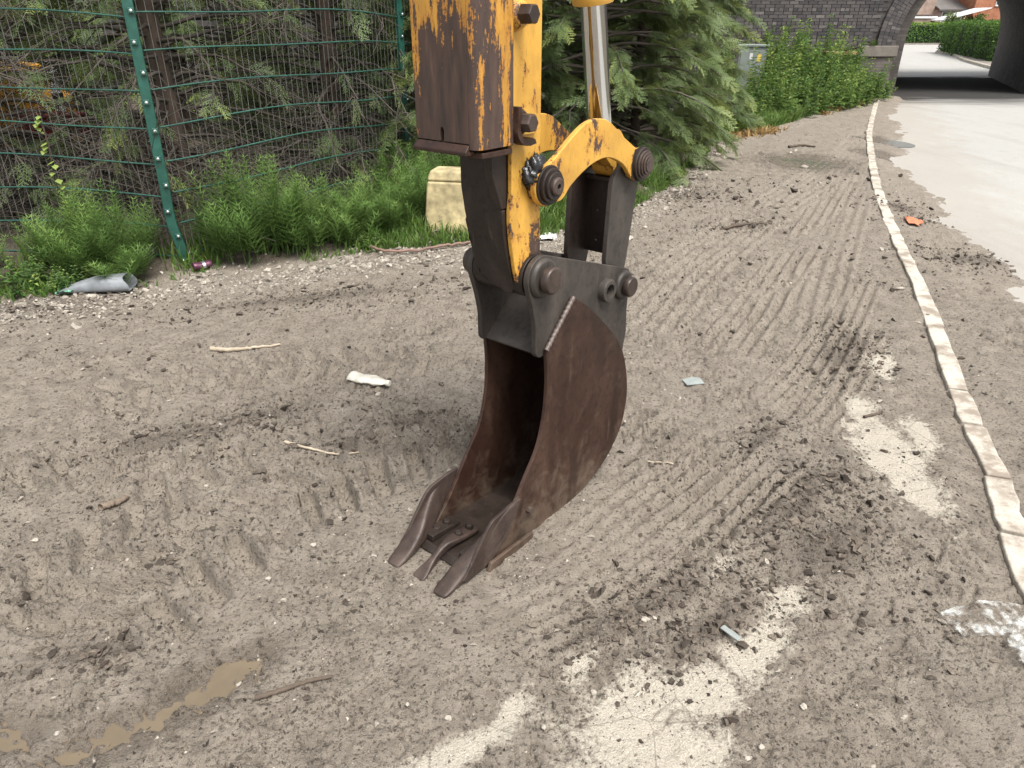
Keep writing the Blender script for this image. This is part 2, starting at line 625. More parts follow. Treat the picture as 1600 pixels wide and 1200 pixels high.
def ground_fields(x, y):
    x = np.asarray(x, float)
    y = np.asarray(y, float)
    near = np.exp(-np.maximum(y - 3, 0) / 9.0)
    h = 0.030 * fbm(x, y, 0.7, 3) + 0.026 * fbm(x + 3, y, 3.2, 3)
    rough = smooth(-0.12, 0.16, fbm(x + 31, y + 7, 1.6, 3))
    r1 = np.abs(fbm(x + 11, y, 13, 3))
    lump = fbm(x, y + 40, 30, 3, 0.62)
    patch = smooth(-0.05, 0.22, fbm(x + 9, y + 77, 4.5, 3))
    h = h - (0.022 + 0.030 * rough) * np.clip(0.05 - r1, 0, 1) / 0.05 * 0.5
    h = h + (0.014 + 0.060 * rough * patch) * np.clip(lump, -0.10, 1)
    h = h + 0.018 * near * np.clip(fbm(x, y + 21, 75, 2, 0.65), -0.06, 1) * (0.35 + patch)
    flat = np.zeros(x.shape)
    fx, fy, fh = x, y, h
    for pts, hw, pitch, dep, sgn in LUG:
        pa = np.array(pts)
        k = np.flatnonzero((fx > pa[:, 0].min() - hw) & (fx < pa[:, 0].max() + hw) & (fy > pa[:, 1].min() - hw) & (fy < pa[:, 1].max() + hw))
        if not len(k):
            continue
        x, y, h = fx[k], fy[k], fh[k]
        m, bar, rim = lug_parts(x, y, pts, hw, pitch, sgn)
        fh[k] = h + m * (-dep * bar + 0.6 * dep * rim * (0.6 + 2.2 * fbm(x, y, 22, 3)))
        flat[k] = np.maximum(flat[k], m * bar)
    for pts, hw, pitch, dep in RIB:
        pa = np.array(pts)
        k = np.flatnonzero((fx > pa[:, 0].min() - hw) & (fx < pa[:, 0].max() + hw) & (fy > pa[:, 1].min() - hw) & (fy < pa[:, 1].max() + hw))
        if not len(k):
            continue
        x, y, h = fx[k], fy[k], fh[k]
        S, D, L = along(x, y, pts)
        m = smooth(hw, hw * 0.8, np.abs(D)) * smooth(0, 0.2, S) * smooth(0, 0.3, L - S)
        m = m * smooth(-0.40, -0.16, fbm(x + 15, y + 8, 1.5, 2))
        rib = np.cos(2 * math.pi * D / pitch)
        cut = np.cos(2 * math.pi * (S + np.abs(D) * 0.5) / (pitch * 1.2))
        fh[k] = h + m * dep * (0.6 * np.clip(rib, -0.4, 0.9) + 0.35 * np.clip(cut, -0.5, 0.7) - 0.2)
        flat[k] = np.maximum(flat[k], 0.5 * m)
    x, y, h = fx, fy, fh
    wet = np.zeros(x.shape)
    for cx, cy, rx, ry, a in PUDDLES:
        b = blob(x, y, (cx, cy), rx * 1.25, ry * 1.25, a)
        h = h - 0.026 * b + (0.055 * b * np.clip(fbm(x, y + 3, 14, 3, 0.6), -0.3, 1) if rx < 0.21 else 0.0)
        wet = np.maximum(wet, smooth(0.15, 0.75, blob(x, y, (cx, cy), rx * 1.7, ry * 1.9, a) + 0.45 * fbm(x, y, 9, 3)))
    dark = np.zeros(x.shape)
    for px, py, hx, hy, a in DARK:
        b = blob(x, y, ground_at(px, py), hx, hy, a)
        dark = np.maximum(dark, b)
        h = h + b * (0.012 + 0.05 * np.clip(fbm(x, y, 17, 3), -0.1, 1))
    bare = np.zeros(x.shape)
    for px, py, hx, hy, a in BARE:
        bare = np.maximum(bare, blob(x, y, ground_at(px, py), hx * 1.1, hy * 1.1, a))
    bare = bare * (1 - 0.7 * dark)
    flatb = smooth(0.35, 0.65, bare + 0.5 * fbm(x, y, 7, 3))
    h = h * (1 - 0.75 * flatb) - 0.006 * flatb
    # the far yard is smoother; the verge rises; the bucket stands on a trodden flat
    dv = y - verge_y(x)
    h = h + 0.10 * smooth(-0.1, 1.2, dv)
    bk = smooth(0.75, 0.3, np.hypot((x - 0.05) / 1.1, (y - 2.05)))
    h = h * (1 - 0.7 * bk) + 0.007 * bk
    kx = kerb_x(y)
    ex = edge_x(y)
    dk = x - kx
    h = h * (1 - 0.7 * np.exp(-(dk / 0.18) ** 2))
    onk = smooth(-0.16, -0.02, dk) * (y > 1.1)
    h = h - 0.012 * np.exp(-(dk / 0.13) ** 2) + 0.020 * np.exp(-(dk / 0.16) ** 2) * smooth(0.03, 0.16, fbm(x, y, 2.2, 3))
    # mud thins out over the carriageway
    over = x - ex + 0.55 * fbm(x, y, 1.4, 4) + 0.12 * fbm(x, y, 9, 2)
    side = smooth(0.02, 0.35, dk)
    h = h - 0.030 * side * smooth(-1.2, 0.0, over)
    h = np.where(over > -0.35, h - 0.16 * smooth(-0.35, 0.6, over), h)
    gravel = np.exp(-((dv + 0.25 + 0.3 * fbm(x, y, 1.2, 2)) / 0.33) ** 2)
    return h, dict(wet=wet, dark=dark, bare=bare, gravel=gravel, flat=flat, verge=smooth(-0.15, 0.35, dv + 0.5 * fbm(x, y, 1.5, 3)))


def gz(x, y):
    h, _ = ground_fields(np.array([x], float), np.array([y], float))
    return float(h[0])


def gzs(x, y):
    return ground_fields(x, y)[0]


def axis(lo, hi, c0, c1, step, g):
    mid = list(np.arange(c0, c1, step))
    up, v, s = [], c1, step
    while v < hi:
        up.append(v)
        s *= g
        v += s
    up.append(hi)
    dn, v, s = [], c0, step
    while True:
        s *= g
        v -= s
        if v < lo:
            break
        dn.append(v)
    dn.append(lo)
    return np.array(dn[::-1] + mid + up)


gx = axis(-26, 11.2, -0.95, 1.45, 0.0066, 1.0070)
gy = axis(-6, 22, 1.0, 1.35, 0.0060, 1.0052)
# coarser behind the lens, where nothing is looked at closely
keep = [0]
for i in range(1, len(gy)):
    if gy[i] >= 0.95 or gy[i] - gy[keep[-1]] > 0.25:
        keep.append(i)
gy = gy[keep]
X, Y = np.meshgrid(gx, gy)
Hh, FLD = ground_fields(X.ravel(), Y.ravel())
nx, ny = len(gx), len(gy)
ii, jj = np.meshgrid(np.arange(ny - 1), np.arange(nx - 1), indexing='ij')
a = ii * nx + jj
quads = np.stack([a, a + 1, a + 1 + nx, a + nx], -1).reshape(-1, 4)
me = fast_mesh('ground', np.stack([X.ravel(), Y.ravel(), Hh], -1), quads, FLD, True)


def mat_ground():
    m, nt, out = new_mat('trodden_mud')
    k = NK(nt)
    v = k.coord('Object')
    n_big = k.noise(v, 1.3, 5, 0.6)
    n_mid = k.noise(v, 9, 6, 0.65, 0.4)
    n_fin = k.noise(v, 70, 5, 0.7)
    n_spk = k.noise(v, 190, 3, 0.7)
    c = k.ramp(n_mid, [(0.28, (0.146, 0.122, 0.096)), (0.5, (0.248, 0.212, 0.170)), (0.72, (0.318, 0.277, 0.226))])
    c = k.mix(k.ramp(n_big, [(0.35, 0.0), (0.7, 0.45)]), c, (0.278, 0.242, 0.200))
    c = k.mix(k.ramp(k.attr('flat'), [(0.2, 0.0), (0.9, 0.7)]), c, (0.320, 0.276, 0.222))
    c = k.mix(k.ramp(n_fin, [(0.36, 0.9), (0.475, 0.0)]), c, (0.062, 0.047, 0.036))
    dk = k.math('ADD', k.attr('dark'), k.math('MULTIPLY', k.math('SUBTRACT', n_mid, 0.5), 1.4))
    c = k.mix(k.ramp(k.math('ADD', dk, k.math('MULTIPLY', k.math('SUBTRACT', n_fin, 0.5), 1.2)), [(0.45, 0.0), (0.90, 0.5)]), c, (0.060, 0.045, 0.035))
    vr = k.math('ADD', k.attr('verge'), k.math('MULTIPLY', k.math('SUBTRACT', n_mid, 0.5), 0.8))
    c = k.mix(k.ramp(vr, [(0.3, 0.0), (0.8, 0.85)]), c, (0.070, 0.055, 0.038))
    # small pale grit
    gv = k.voro(v, 85, 'F1')
    gcol = k.voro(v, 85, 'F1', 'Color')
    gsel = k.ramp(gcol, [(0.70, 0.0), (0.72, 1.0)])
    grit = k.math('MULTIPLY', k.ramp(gv, [(0.20, 1.0), (0.30, 0.0)]), gsel)
    c = k.mix(k.math('MULTIPLY', grit, 0.55), c, (0.40, 0.35, 0.29))
    g2 = k.voro(v, 42, 'F1')
    g2c = k.voro(v, 42, 'F1', 'Color')
    gr = k.math('MULTIPLY', k.ramp(g2, [(0.30, 1.0), (0.42, 0.0)]), k.ramp(g2c, [(0.35, 0.0), (0.45, 1.0)]))
    gmask = k.math('MULTIPLY', gr, k.ramp(k.math('ADD', k.attr('gravel'), k.math('SUBTRACT', n_mid, 0.5)), [(0.3, 0.0), (0.8, 0.9)]))
    c = k.mix(gmask, c, k.ramp(g2c, [(0.2, (0.20, 0.18, 0.15)), (0.8, (0.45, 0.41, 0.36))]))
    # worn pale hardstanding
    bf = k.math('ADD', k.attr('bare'), k.math('MULTIPLY', k.math('SUBTRACT', n_mid, 0.5), 1.5))
    bf = k.math('ADD', bf, k.math('MULTIPLY', k.math('SUBTRACT', n_fin, 0.5), 1.1))
    bm_ = k.ramp(bf, [(0.44, 0.0), (0.74, 0.95)])
    crack = k.voro(v, 5.5, 'DISTANCE_TO_EDGE')
    bc = k.ramp(n_spk, [(0.3, (0.40, 0.355, 0.285)), (0.6, (0.57, 0.52, 0.43))])
    bc = k.mix(k.ramp(k.math('ADD', crack, k.math('MULTIPLY', n_mid, 0.03)), [(0.012, 0.7), (0.03, 0.0)]), bc, (0.13, 0.10, 0.075))
    c = k.mix(bm_, c, bc)
    wt = k.attr('wet')
    c = k.mix(k.math('MULTIPLY', wt, 0.45), c, (0.085, 0.066, 0.050))
    rgh = k.mix(wt, k.ramp(n_mid, [(0.3, 0.60), (0.7, 0.92)]), 0.12)
    hgt = k.math('ADD', k.math('MULTIPLY', n_fin, 0.9), k.math('MULTIPLY', n_spk, 0.55))
    hgt = k.math('ADD', hgt, k.math('MULTIPLY', grit, 0.35))
    nb = k.bump(hgt, 1.0, 0.016)
    k.pbsdf(out, c, rgh, 0.0, nb, 0.35)
    return m


tag(link('muddy_ground', me, mat_ground()), 'bare muddy yard ground with tyre prints and worn pale patches', 'ground', kind='structure')

m_soil = plain('far_soil', (0.11, 0.095, 0.06), 0.95, 0, 0.4, 1.2, 0.2)
tag(link('wider_ground', box_me(-600, 600, -600, 900, -0.9, -0.20), m_soil), kind='structure')


def mat_asphalt():
    m, nt, out = new_mat('pale_asphalt')
    k = NK(nt)
    v = k.coord('Object')
    n1 = k.noise(v, 0.6, 4)
    n2 = k.noise(v, 130, 3, 0.7)
    st = k.noise(k.coord('Object', (1.0, 0.12, 1), (0, 0, 0)), 2.2, 4, 0.6)
    c = k.ramp(n2, [(0.3, (0.23, 0.225, 0.212)), (0.7, (0.45, 0.44, 0.41))])
    c = k.mix(k.ramp(n1, [(0.3, 0.0), (0.7, 0.4)]), c, (0.37, 0.36, 0.335))
    c = k.mix(k.ramp(k.noise(v, 3.5, 7, 0.7), [(0.56, 0.0), (0.70, 0.4)]), c, (0.24, 0.225, 0.20))
    c = k.mix(k.ramp(k.noise(v, 48, 2, 0.5), [(0.66, 0.0), (0.72, 0.6)]), c, (0.13, 0.12, 0.11))
    c = k.mix(k.ramp(st, [(0.55, 0.0), (0.72, 0.35)]), c, (0.20, 0.185, 0.165))
    spd = k.n('ShaderNodeSeparateXYZ')
    nt.links.new(v, spd.inputs[0])
    dd = k.math('SUBTRACT', spd.outputs['X'], k.math('ADD', 1.61, k.math('MULTIPLY', spd.outputs['Y'], 0.44)))
    dd = k.math('ADD', dd, k.math('MULTIPLY', k.math('SUBTRACT', k.noise(k.coord('Object', (1, 0.5, 1)), 2.6, 6, 0.7), 0.5), 2.6))
    c = k.mix(k.ramp(dd, [(0.0, 0.5), (0.55, 0.0)]), c, (0.30, 0.265, 0.22))
    # shade under the bridge painted into the road colour: dark matte band, ragged ends
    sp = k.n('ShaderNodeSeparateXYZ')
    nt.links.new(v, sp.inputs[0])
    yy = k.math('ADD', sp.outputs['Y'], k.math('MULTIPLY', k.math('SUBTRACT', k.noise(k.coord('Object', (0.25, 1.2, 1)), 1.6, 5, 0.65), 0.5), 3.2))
    arch_shade = k.math('MULTIPLY', k.ramp(k.math('DIVIDE', yy, 40.0), [(0.43, 0.0), (0.48, 1.0)]), k.ramp(k.math('DIVIDE', yy, 40.0), [(0.665, 1.0), (0.675, 0.0)]))
    c = k.mix(k.math('MULTIPLY', arch_shade, 0.93), c, (0.026, 0.025, 0.025))
    rr = k.mix(arch_shade, k.ramp(n1, [(0.3, 0.65), (0.7, 0.85)]), 0.95)
    k.pbsdf(out, c, rr, 0, k.bump(n2, 0.45, 0.006), k.math('SUBTRACT', 0.35, k.math('MULTIPLY', arch_shade, 0.33)))
    return m


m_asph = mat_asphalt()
# carriageway: a sheet from the kerb's back to well past the right of the frame, on through the arch to the junction
def sheet(name, lefts, rights, z, mat, label=None):
    V, Fa = [], []
    for (lx, ly), (rx, ry) in zip(lefts, rights):
        V += [(lx, ly, z), (rx, ry, z)]
    for i in range(len(lefts) - 1):
        Fa.append([2 * i, 2 * i + 1, 2 * i + 3, 2 * i + 2])
    o = link(name, pymesh(name, V, Fa), mat)
    return tag(o, label, kind='structure')


ys = [-30, -5, 1.2, 3, 5, 7, 9, 12, 15, 18, 20]
lf = [(float(kerb_x(max(y, 1.2))) + 0.02, y) for y in ys] + [(9.72, 21), (13.3, 28.5), (13, 40), (-10, 56), (-20, 66.3)]
rt = [(9.5 + 0.45 * max(y, 0), y) for y in ys] + [(19, 21), (23, 28.5), (32, 44), (70, 52), (90, 66.3)]
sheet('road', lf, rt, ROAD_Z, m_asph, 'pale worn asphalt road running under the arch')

# ------------------------------------------------------------------ kerb stones
def mat_kerb():
    m, nt, out = new_mat('kerb_concrete')
    k = NK(nt)
    v = k.coord('Object')
    n1 = k.noise(v, 6, 6, 0.65)
    n2 = k.noise(v, 110, 3, 0.7)
    c = k.ramp(n2, [(0.3, (0.36, 0.33, 0.275)), (0.7, (0.55, 0.51, 0.435))])
    c = k.mix(k.ramp(n1, [(0.46, 0.0), (0.60, 0.9)]), c, (0.22, 0.18, 0.142))
    k.pbsdf(out, c, 0.85, 0, k.bump(n2, 0.4, 0.006), 0.3)
    return m


m_kerb = mat_kerb()
kerb = empty('kerb', (KERB[2][0], KERB[2][1], 0))
tag(kerb, 'line of pale concrete kerb stones along the road edge', 'kerb', kind='structure')
kp = np.array(catmull([tuple(p) for p in KERB], 10))
seglen = np.r_[0, np.cumsum(np.hypot(*np.diff(kp, axis=0).T))]
s = 0.0
rk = random.Random(5)
while s < seglen[-1] - 0.2:
    L = 0.36 + rk.random() * 0.1 if s < 2.0 else 0.6 + rk.random() * 0.3
    e = min(s + L, seglen[-1])
    ss = np.linspace(s + 0.008, e - 0.008, 6)
    cx, cy = np.interp(ss, seglen, kp[:, 0]), np.interp(ss, seglen, kp[:, 1])
    tx, ty = np.gradient(cx), np.gradient(cy)
    tl = np.hypot(tx, ty)
    nxv, nyv = ty / tl, -tx / tl
    dz, tw = rk.uniform(-0.005, 0.006), rk.uniform(-0.004, 0.004)
    V, Fa = [], []
    for i in range(6):
        for side in (-1, 1):
            wob = 0.049 + rk.uniform(-0.010, 0.006)
            X_, Y_ = cx[i] + side * wob * nxv[i] + tw, cy[i] + side * wob * nyv[i]
            V += [(X_ - KERB[2][0], Y_ - KERB[2][1], -0.16), (X_ - KERB[2][0], Y_ - KERB[2][1], 0.010 + 0.5 * dz + rk.uniform(-0.002, 0.002))]
    for i in range(5):
        b0, b1 = i * 4, i * 4 + 4
        Fa += [[b0 + 1, b0 + 3, b1 + 3, b1 + 1], [b0, b0 + 1, b1 + 1, b1], [b0 + 3, b0 + 2, b1 + 2, b1 + 3]]
    Fa += [[0, 2, 3, 1], [20, 21, 23, 22]]
    link('kerb_stone', pymesh('kerb_stone', V, Fa), m_kerb, kerb, 0.008, 2)
    s = e

# ------------------------------------------------------------------ digger arm
m_rust = mat_rust('brown_worn_steel', (0.022, 0.010, 0.007), (0.058, 0.027, 0.017), (0.108, 0.056, 0.036), 0.45)
m_dark = mat_rust('dark_oily_steel', (0.018, 0.013, 0.011), (0.040, 0.028, 0.023), (0.075, 0.052, 0.042), 0.42, 0.15, 0.12)
m_grey = mat_rust('grey_mucky_steel', (0.045, 0.038, 0.032), (0.085, 0.071, 0.060), (0.130, 0.110, 0.092), 0.58)
m_pin = mat_rust('pin_steel', (0.050, 0.036, 0.030), (0.110, 0.080, 0.066), (0.19, 0.15, 0.125), 0.40, 0.35)
m_tip = mat_rust('polished_tooth_steel', (0.030, 0.020, 0.017), (0.062, 0.040, 0.033), (0.115, 0.082, 0.070), 0.46, 0.2, 0.4)
m_yel = mat_yellow('chipped_yellow_paint', 0.32, 0.6, (0.60, 0.33, 0.055))
m_yel2 = mat_yellow('worn_yellow_paint', 0.52, 0.35)


def front_mask(k):
    v = k.coord('Object')
    sp = k.n('ShaderNodeSeparateXYZ')
    k.nt.links.new(v, sp.inputs[0])
    z = k.math('MULTIPLY', k.math('SUBTRACT', sp.outputs['Z'], 1.64), -0.85)   # the lower end is rubbed bare
    z = k.math('MINIMUM', k.math('MAXIMUM', z, -0.03), 0.40)
    yy = k.math('ABSOLUTE', k.math('ADD', sp.outputs['Y'], 0.004))
    ed = k.ramp(yy, [(0.070, 1.0), (0.100, 0.15)])
    fr = k.ramp(sp.outputs['X'], [(0.055, 1.0), (0.062, 0.0)])
    side = k.ramp(sp.outputs['X'], [(0.06, 0.0), (0.105, 0.55), (0.115, 0.55), (0.15, 0.1), (0.2, 0.05)])
    a = k.math('MULTIPLY', k.math('MULTIPLY', z, ed), fr)
    return k.math('ADD', a, k.math('MULTIPLY', k.math('MULTIPLY', side, z), 0.9))


def nose_mask(k):
    v = k.coord('Object')
    sp = k.n('ShaderNodeSeparateXYZ')
    k.nt.links.new(v, sp.inputs[0])
    return k.math('MINIMUM', k.math('MAXIMUM', k.math('MULTIPLY', k.math('SUBTRACT', 1.10, sp.outputs['Z']), 0.55), -0.05), 0.14)


m_yel_front = mat_yellow('rubbed_yellow_paint', 0.80, 0.16, (0.52, 0.27, 0.040), front_mask)
m_yel_nose = mat_yellow('chipped_cheek_paint', 0.62, 0.6, (0.60, 0.33, 0.055), nose_mask)


def mat_chrome():
    m, nt, out = new_mat('chromed_rod')
    k = NK(nt)
    v = k.coord('Object', (1, 1, 0.05))
    n = k.noise(v, 60, 3)
    k.pbsdf(out, (0.62, 0.62, 0.61), k.ramp(n, [(0.4, 0.06), (0.7, 0.14)]), 1.0)
    return m


m_chrome = mat_chrome()
m_grease = plain('black_grease', (0.018, 0.018, 0.019), 0.22, 0, 0.3, 60, 0.5)
m_weld = plain('weld_bead', (0.16, 0.125, 0.11), 0.5, 0.3, 0.4, 120, 0.6)

TH = R(-40)
ARM = empty('digger_arm', (-0.2044, 1.9394, 0.0), R(50))
tag(ARM, 'worn yellow digger arm with a narrow rusty three toothed bucket standing on the mud', 'digger arm')


def bz(b, z, w):
    return (b, -w, z)


def plate(name, prof, w0, w1, mat, parent, bev=0.003):
    return link(name, prism(prof, w0, w1, bz), mat, parent, bev)


def disc(name, b, z, w0, w1, r, mat, parent, bev=0.003, seg=36, rings=None):
    prof = rings or [(r, w0), (r, w1)]
    me = lathe_me(prof, seg, lambda u, v, h: bz(b + u, z + v, h))
    return link(name, me, mat, parent, bev)


def hexhead(name, b, z, w0, w1, r, mat, parent, axis='w'):
    me = lathe_me([(r, w0), (r, w0 + (w1 - w0) * 0.8), (r * 0.86, w1)], 6, lambda u, v, h: bz(b + u, z + v, h) if axis == 'w' else (b + u, -w_off + v, h))
    o = link(name, me, mat, parent, 0.0015)
    return o


# --- bucket
BK = empty('bucket', (0, 0, 0), 0, ARM)
BK['label'] = 'narrow brown steel digging bucket'
front = catmull([(0.325, 0.696), (0.333, 0.578), (0.323, 0.460), (0.288, 0.349), (0.226, 0.263), (0.178, 0.196), (0.110, 0.105), (0.030, 0.028)], 5)
back = catmull([(0.030, 0.004), (0.25, 0.001), (0.45, 0.003), (0.60, 0.022), (0.73, 0.075), (0.825, 0.165), (0.862, 0.265), (0.862, 0.371), (0.825, 0.498), (0.763, 0.597), (0.667, 0.691), (0.559, 0.784), (0.470, 0.845)], 6)
side_prof = back + front
HW = 0.14
for sgn in (1, -1):
    w0, w1 = (HW - 0.014, HW) if sgn > 0 else (-HW, -HW + 0.014)
    plate('side_plate', side_prof, w0, w1, m_rust, BK, 0.0025)
bk = np.array(back)
tn = np.gradient(bk, axis=0)
tn /= np.linalg.norm(tn, axis=1)[:, None]
inner = bk + 0.013 * np.stack([-tn[:, 1], tn[:, 0]], -1)
outer_in = bk + 0.002 * np.stack([-tn[:, 1], tn[:, 0]], -1)
plate('wrapper_plate', [tuple(p) for p in outer_in] + [tuple(p) for p in inner[::-1]], -HW + 0.0145, HW - 0.0145, m_dark, BK, 0.0)
plate('top_plate', [(0.470, 0.838), (0.305, 0.688), (0.318, 0.676), (0.492, 0.822)], -HW + 0.0145, HW - 0.0145, m_grey, BK, 0.002)
plate('cutting_edge', [(-0.062, 0.016), (-0.045, 0.008), (0.34, 0.0145), (0.34, 0.018), (0.12, 0.031), (-0.04, 0.034)], -HW + 0.016, HW - 0.016, m_dark, BK, 0.003)
# weld beads on the outer faces
for sgn in (1, -1):
    pts = [np.array([0.327 + (0.470 - 0.327) * t, -sgn * (HW - 0.003), 0.700 + (0.845 - 0.700) * t]) + np.array([rng.normal(0, 0.0006), 0, rng.normal(0, 0.0006)]) for t in np.linspace(0, 1, 40)]
    link('weld_bead', tubes_mesh('weld_bead', [(np.array(pts), 0.0085 + 0.0012 * np.sin(np.arange(40) * 1.9))], 8), m_weld, BK)
# hanger plates (ears)
ear = arc(0.313, 0.947, 0.070, 70, 188, 14)
ear += catmull([(0.246, 0.925), (0.268, 0.860), (0.284, 0.790), (0.286, 0.735)], 4)[1:]
ear += arc(0.315, 0.706, 0.029, 190, 320, 8)
ear += [(0.40, 0.745), (0.60, 0.70), (0.74, 0.58), (0.822, 0.49)]
ear += catmull([(0.845, 0.60), (0.838, 0.70), (0.843, 0.765)], 4) + arc(0.791, 0.799, 0.062, -20, 75, 10)
for sgn in (1, -1):
    a_, b_ = (HW - 0.034, HW - 0.0142)
    e = plate('hanger_plate', ear, a_ if sgn > 0 else -b_, b_ if sgn > 0 else -a_, m_grey, BK, 0.003)
    ww = lambda q: sgn * q
    disc('boss_ring', 0.313, 0.947, ww(0.100), ww(0.138), 0.062, m_grey, e, 0.004, rings=[(0.064, ww(0.100)), (0.064, ww(0.132)), (0.056, ww(0.142))])
    disc('boss_ring', 0.791, 0.799, ww(0.100), ww(0.138), 0.052, m_grey, e, 0.004, rings=[(0.054, ww(0.100)), (0.054, ww(0.134)), (0.047, ww(0.142))])
    # spare bush: an open tube
    me = lathe_me([(0.024, ww(0.098)), (0.024, ww(0.152)), (0.039, ww(0.152)), (0.041, ww(0.147)), (0.041, ww(0.098))], 32, lambda u, v, h: bz(0.672 + u, 0.812 + v, h), cap=False)
    link('bush', me, m_grey, e, 0.0015)
for b_, z_, r_, ln in ((0.313, 0.947, 0.043, 0.176), (0.791, 0.799, 0.037, 0.172)):
    disc('pin', b_, z_, -ln, ln, r_, m_pin, BK, 0.003, rings=[(r_ * 0.9, -ln), (r_, -ln + 0.006), (r_, -0.150), (r_ * 0.85, -0.149), (r_ * 0.85, 0.149), (r_, 0.150), (r_, ln - 0.006), (r_ * 0.9, ln)])


def loft(name, stations, mat, parent, sub=2):
    """stations: (b, w, z, half width, half thickness, tilt) - rounded oblong sections joined into one skin."""
    V, Fa = [], []
    n = 8
    S = np.array([[s_[0], s_[2]] for s_ in stations])
    T = np.gradient(S, axis=0)
    T /= np.linalg.norm(T, axis=1)[:, None]
    for i, (b, w, z, hw, ht, tilt) in enumerate(stations):
        nb, nz_ = -T[i, 1], T[i, 0]
        for u, v in ((-1, -.55), (-.72, -1), (.72, -1), (1, -.55), (1, .55), (.72, 1), (-.72, 1), (-1, .55)):
            du, dv_ = u * hw * math.cos(tilt) - v * ht * math.sin(tilt), u * hw * math.sin(tilt) + v * ht * math.cos(tilt)
            V.append((b + nb * dv_, -(w + du), z + nz_ * dv_))
    for i in range(len(stations) - 1):
        for j in range(n):
            k = (j + 1) % n
            Fa.append([i * n + j, i * n + k, (i + 1) * n + k, (i + 1) * n + j])
    Fa.append(list(range(n))[::-1])
    Fa.append([(len(stations) - 1) * n + j for j in range(n)])
    me = pymesh(name, V, Fa)
    bm = bmesh.new()
    bm.from_mesh(me)
    bmesh.ops.recalc_face_normals(bm, faces=bm.faces)
    bm.to_mesh(me)
    bm.free()
    o = link(name, me, mat, parent, smooth=True)
    sm = o.modifiers.new('sub', 'SUBSURF')
    sm.levels = sm.render_levels = sub
    return o


for sgn in (1, -1):
    q = lambda v: sgn * v
    o = loft('side_tooth', [(-0.184, q(.110), .006, .020, .006, 0), (-0.178, q(.111), .007, .031, .009, 0), (-0.120, q(.113), .026, .034, .014, 0), (-0.075, q(.116), .046, .034, .024, 0),
                            (-0.030, q(.122), .066, .031, .034, 0), (0.030, q(.136), .098, .019, .048, 0), (0.085, q(.149), .142, .009, .044, 0), (0.135, q(.150), .178, .008, .028, 0), (0.168, q(.149), .196, .007, .010, 0)], m_tip, BK)
    # the tooth's inner bolted foot
    f = plate('tooth_foot', [(-0.035, 0.036), (0.105, 0.033), (0.105, 0.046), (0.0, 0.060), (-0.035, 0.062)], q(.062) if sgn > 0 else q(.118), q(.118) if sgn > 0 else q(.062), m_dark, BK, 0.004)
    for bb, wq in ((0.012, .088), (0.062, .088)):
        me = lathe_me([(0.015, 0.045), (0.015, 0.062), (0.012, 0.066)], 6, lambda u, v, h: (bb + u, -q(wq) + v, h))
        link('hex_nut', me, m_dark, f, 0.0015)
    cut = catmull([(0.185, 0.200), (0.140, 0.203), (0.085, 0.197), (0.030, 0.184), (-0.030, 0.122), (-0.075, 0.068), (-0.110, 0.036)], 4) + [(-0.085, 0.020), (0.030, 0.030), (0.120, 0.095)]
    plate('side_cutter', cut, *sorted((q(HW + .001), q(HW + .013))), m_tip, BK, 0.003)
    # side cutter bolt
    hexhead('side_bolt', 0.239, 0.120, q(HW), q(HW + .016), 0.013, m_pin, BK)
    plate('wear_strip', [(-0.005, 0.004), (0.235, 0.004), (0.240, 0.034), (0.012, 0.040)], q(HW + .0140) if sgn > 0 else q(HW + .028), q(HW + .028) if sgn > 0 else q(HW + .0140), m_rust, BK, 0.004)
loft('centre_tooth', [(-0.172, 0, .003, .022, .004, 0), (-0.163, 0, .006, .027, .006, 0), (-0.140, 0, .014, .025, .008, 0), (-0.110, 0, .027, .014, .012, 0), (-0.060, 0, .048, .011, .018, 0), (-0.025, 0, .060, .016, .016, 0),
                      (0.0, 0, .060, .024, .012, 0), (0.050, 0, .052, .026, .012, 0), (0.105, 0, .046, .025, .010, 0), (0.118, 0, .045, .022, .007, 0)], m_tip, BK)
for bb in (0.030, 0.085):
    me = lathe_me([(0.015, 0.058), (0.015, 0.072), (0.012, 0.077)], 6, lambda u, v, h: (bb + u, v, h))
    link('hex_nut', me, m_dark, BK, 0.0015)

# --- sliding dipper (inner)
IN = empty('inner_dipper', (0, 0, 0), 0, ARM)
nose = [(0.336, 2.75), (0.345, 1.30), (0.352, 1.02)] + arc(0.313, 0.947, 0.066, 28, -120, 16) + catmull([(0.262, 0.905), (0.238, 0.960), (0.216, 1.060), (0.207, 1.147), (0.214, 1.22), (0.214, 1.33)], 4) + [(0.205, 2.75)]
for sgn in (1, -1):
    a_, b_ = (0.070, 0.086) if sgn > 0 else (-0.086, -0.070)
    plate('cheek_plate', nose, a_, b_, m_yel_nose if sgn > 0 else m_dark, IN, 0.003)
front_in = [(0.214, 2.7), (0.222, 1.33), (0.222, 1.22), (0.216, 1.147), (0.225, 1.06), (0.246, 0.965), (0.27, 0.91), (0.30, 0.90), (0.30, 1.0), (0.25, 1.2), (0.25, 2.7)]
plate('front_web', front_in, -0.0695, 0.0695, m_dark, IN, 0)
plate('rear_web', [(0.332, 2.7), (0.341, 1.3), (0.348, 1.03), (0.335, 1.03), (0.32, 1.3), (0.32, 2.7)], -0.0695, 0.0695, m_yel2, IN, 0)
# dark guard plate welded on the front, with its stepped outline
guard = [(-0.098, 1.40), (-0.094, 1.215), (-0.086, 1.175), (-0.078, 1.128), (-0.083, 1.118), (-0.074, 1.06), (-0.071, 0.99), (-0.060, 0.945), (-0.035, 0.915), (0.02, 0.893), (0.050, 0.893), (0.066, 0.92), (0.0685, 1.0), (0.0685, 1.165), (0.036, 1.185), (0.036, 1.40)]
gp = [0.198, 0.198]


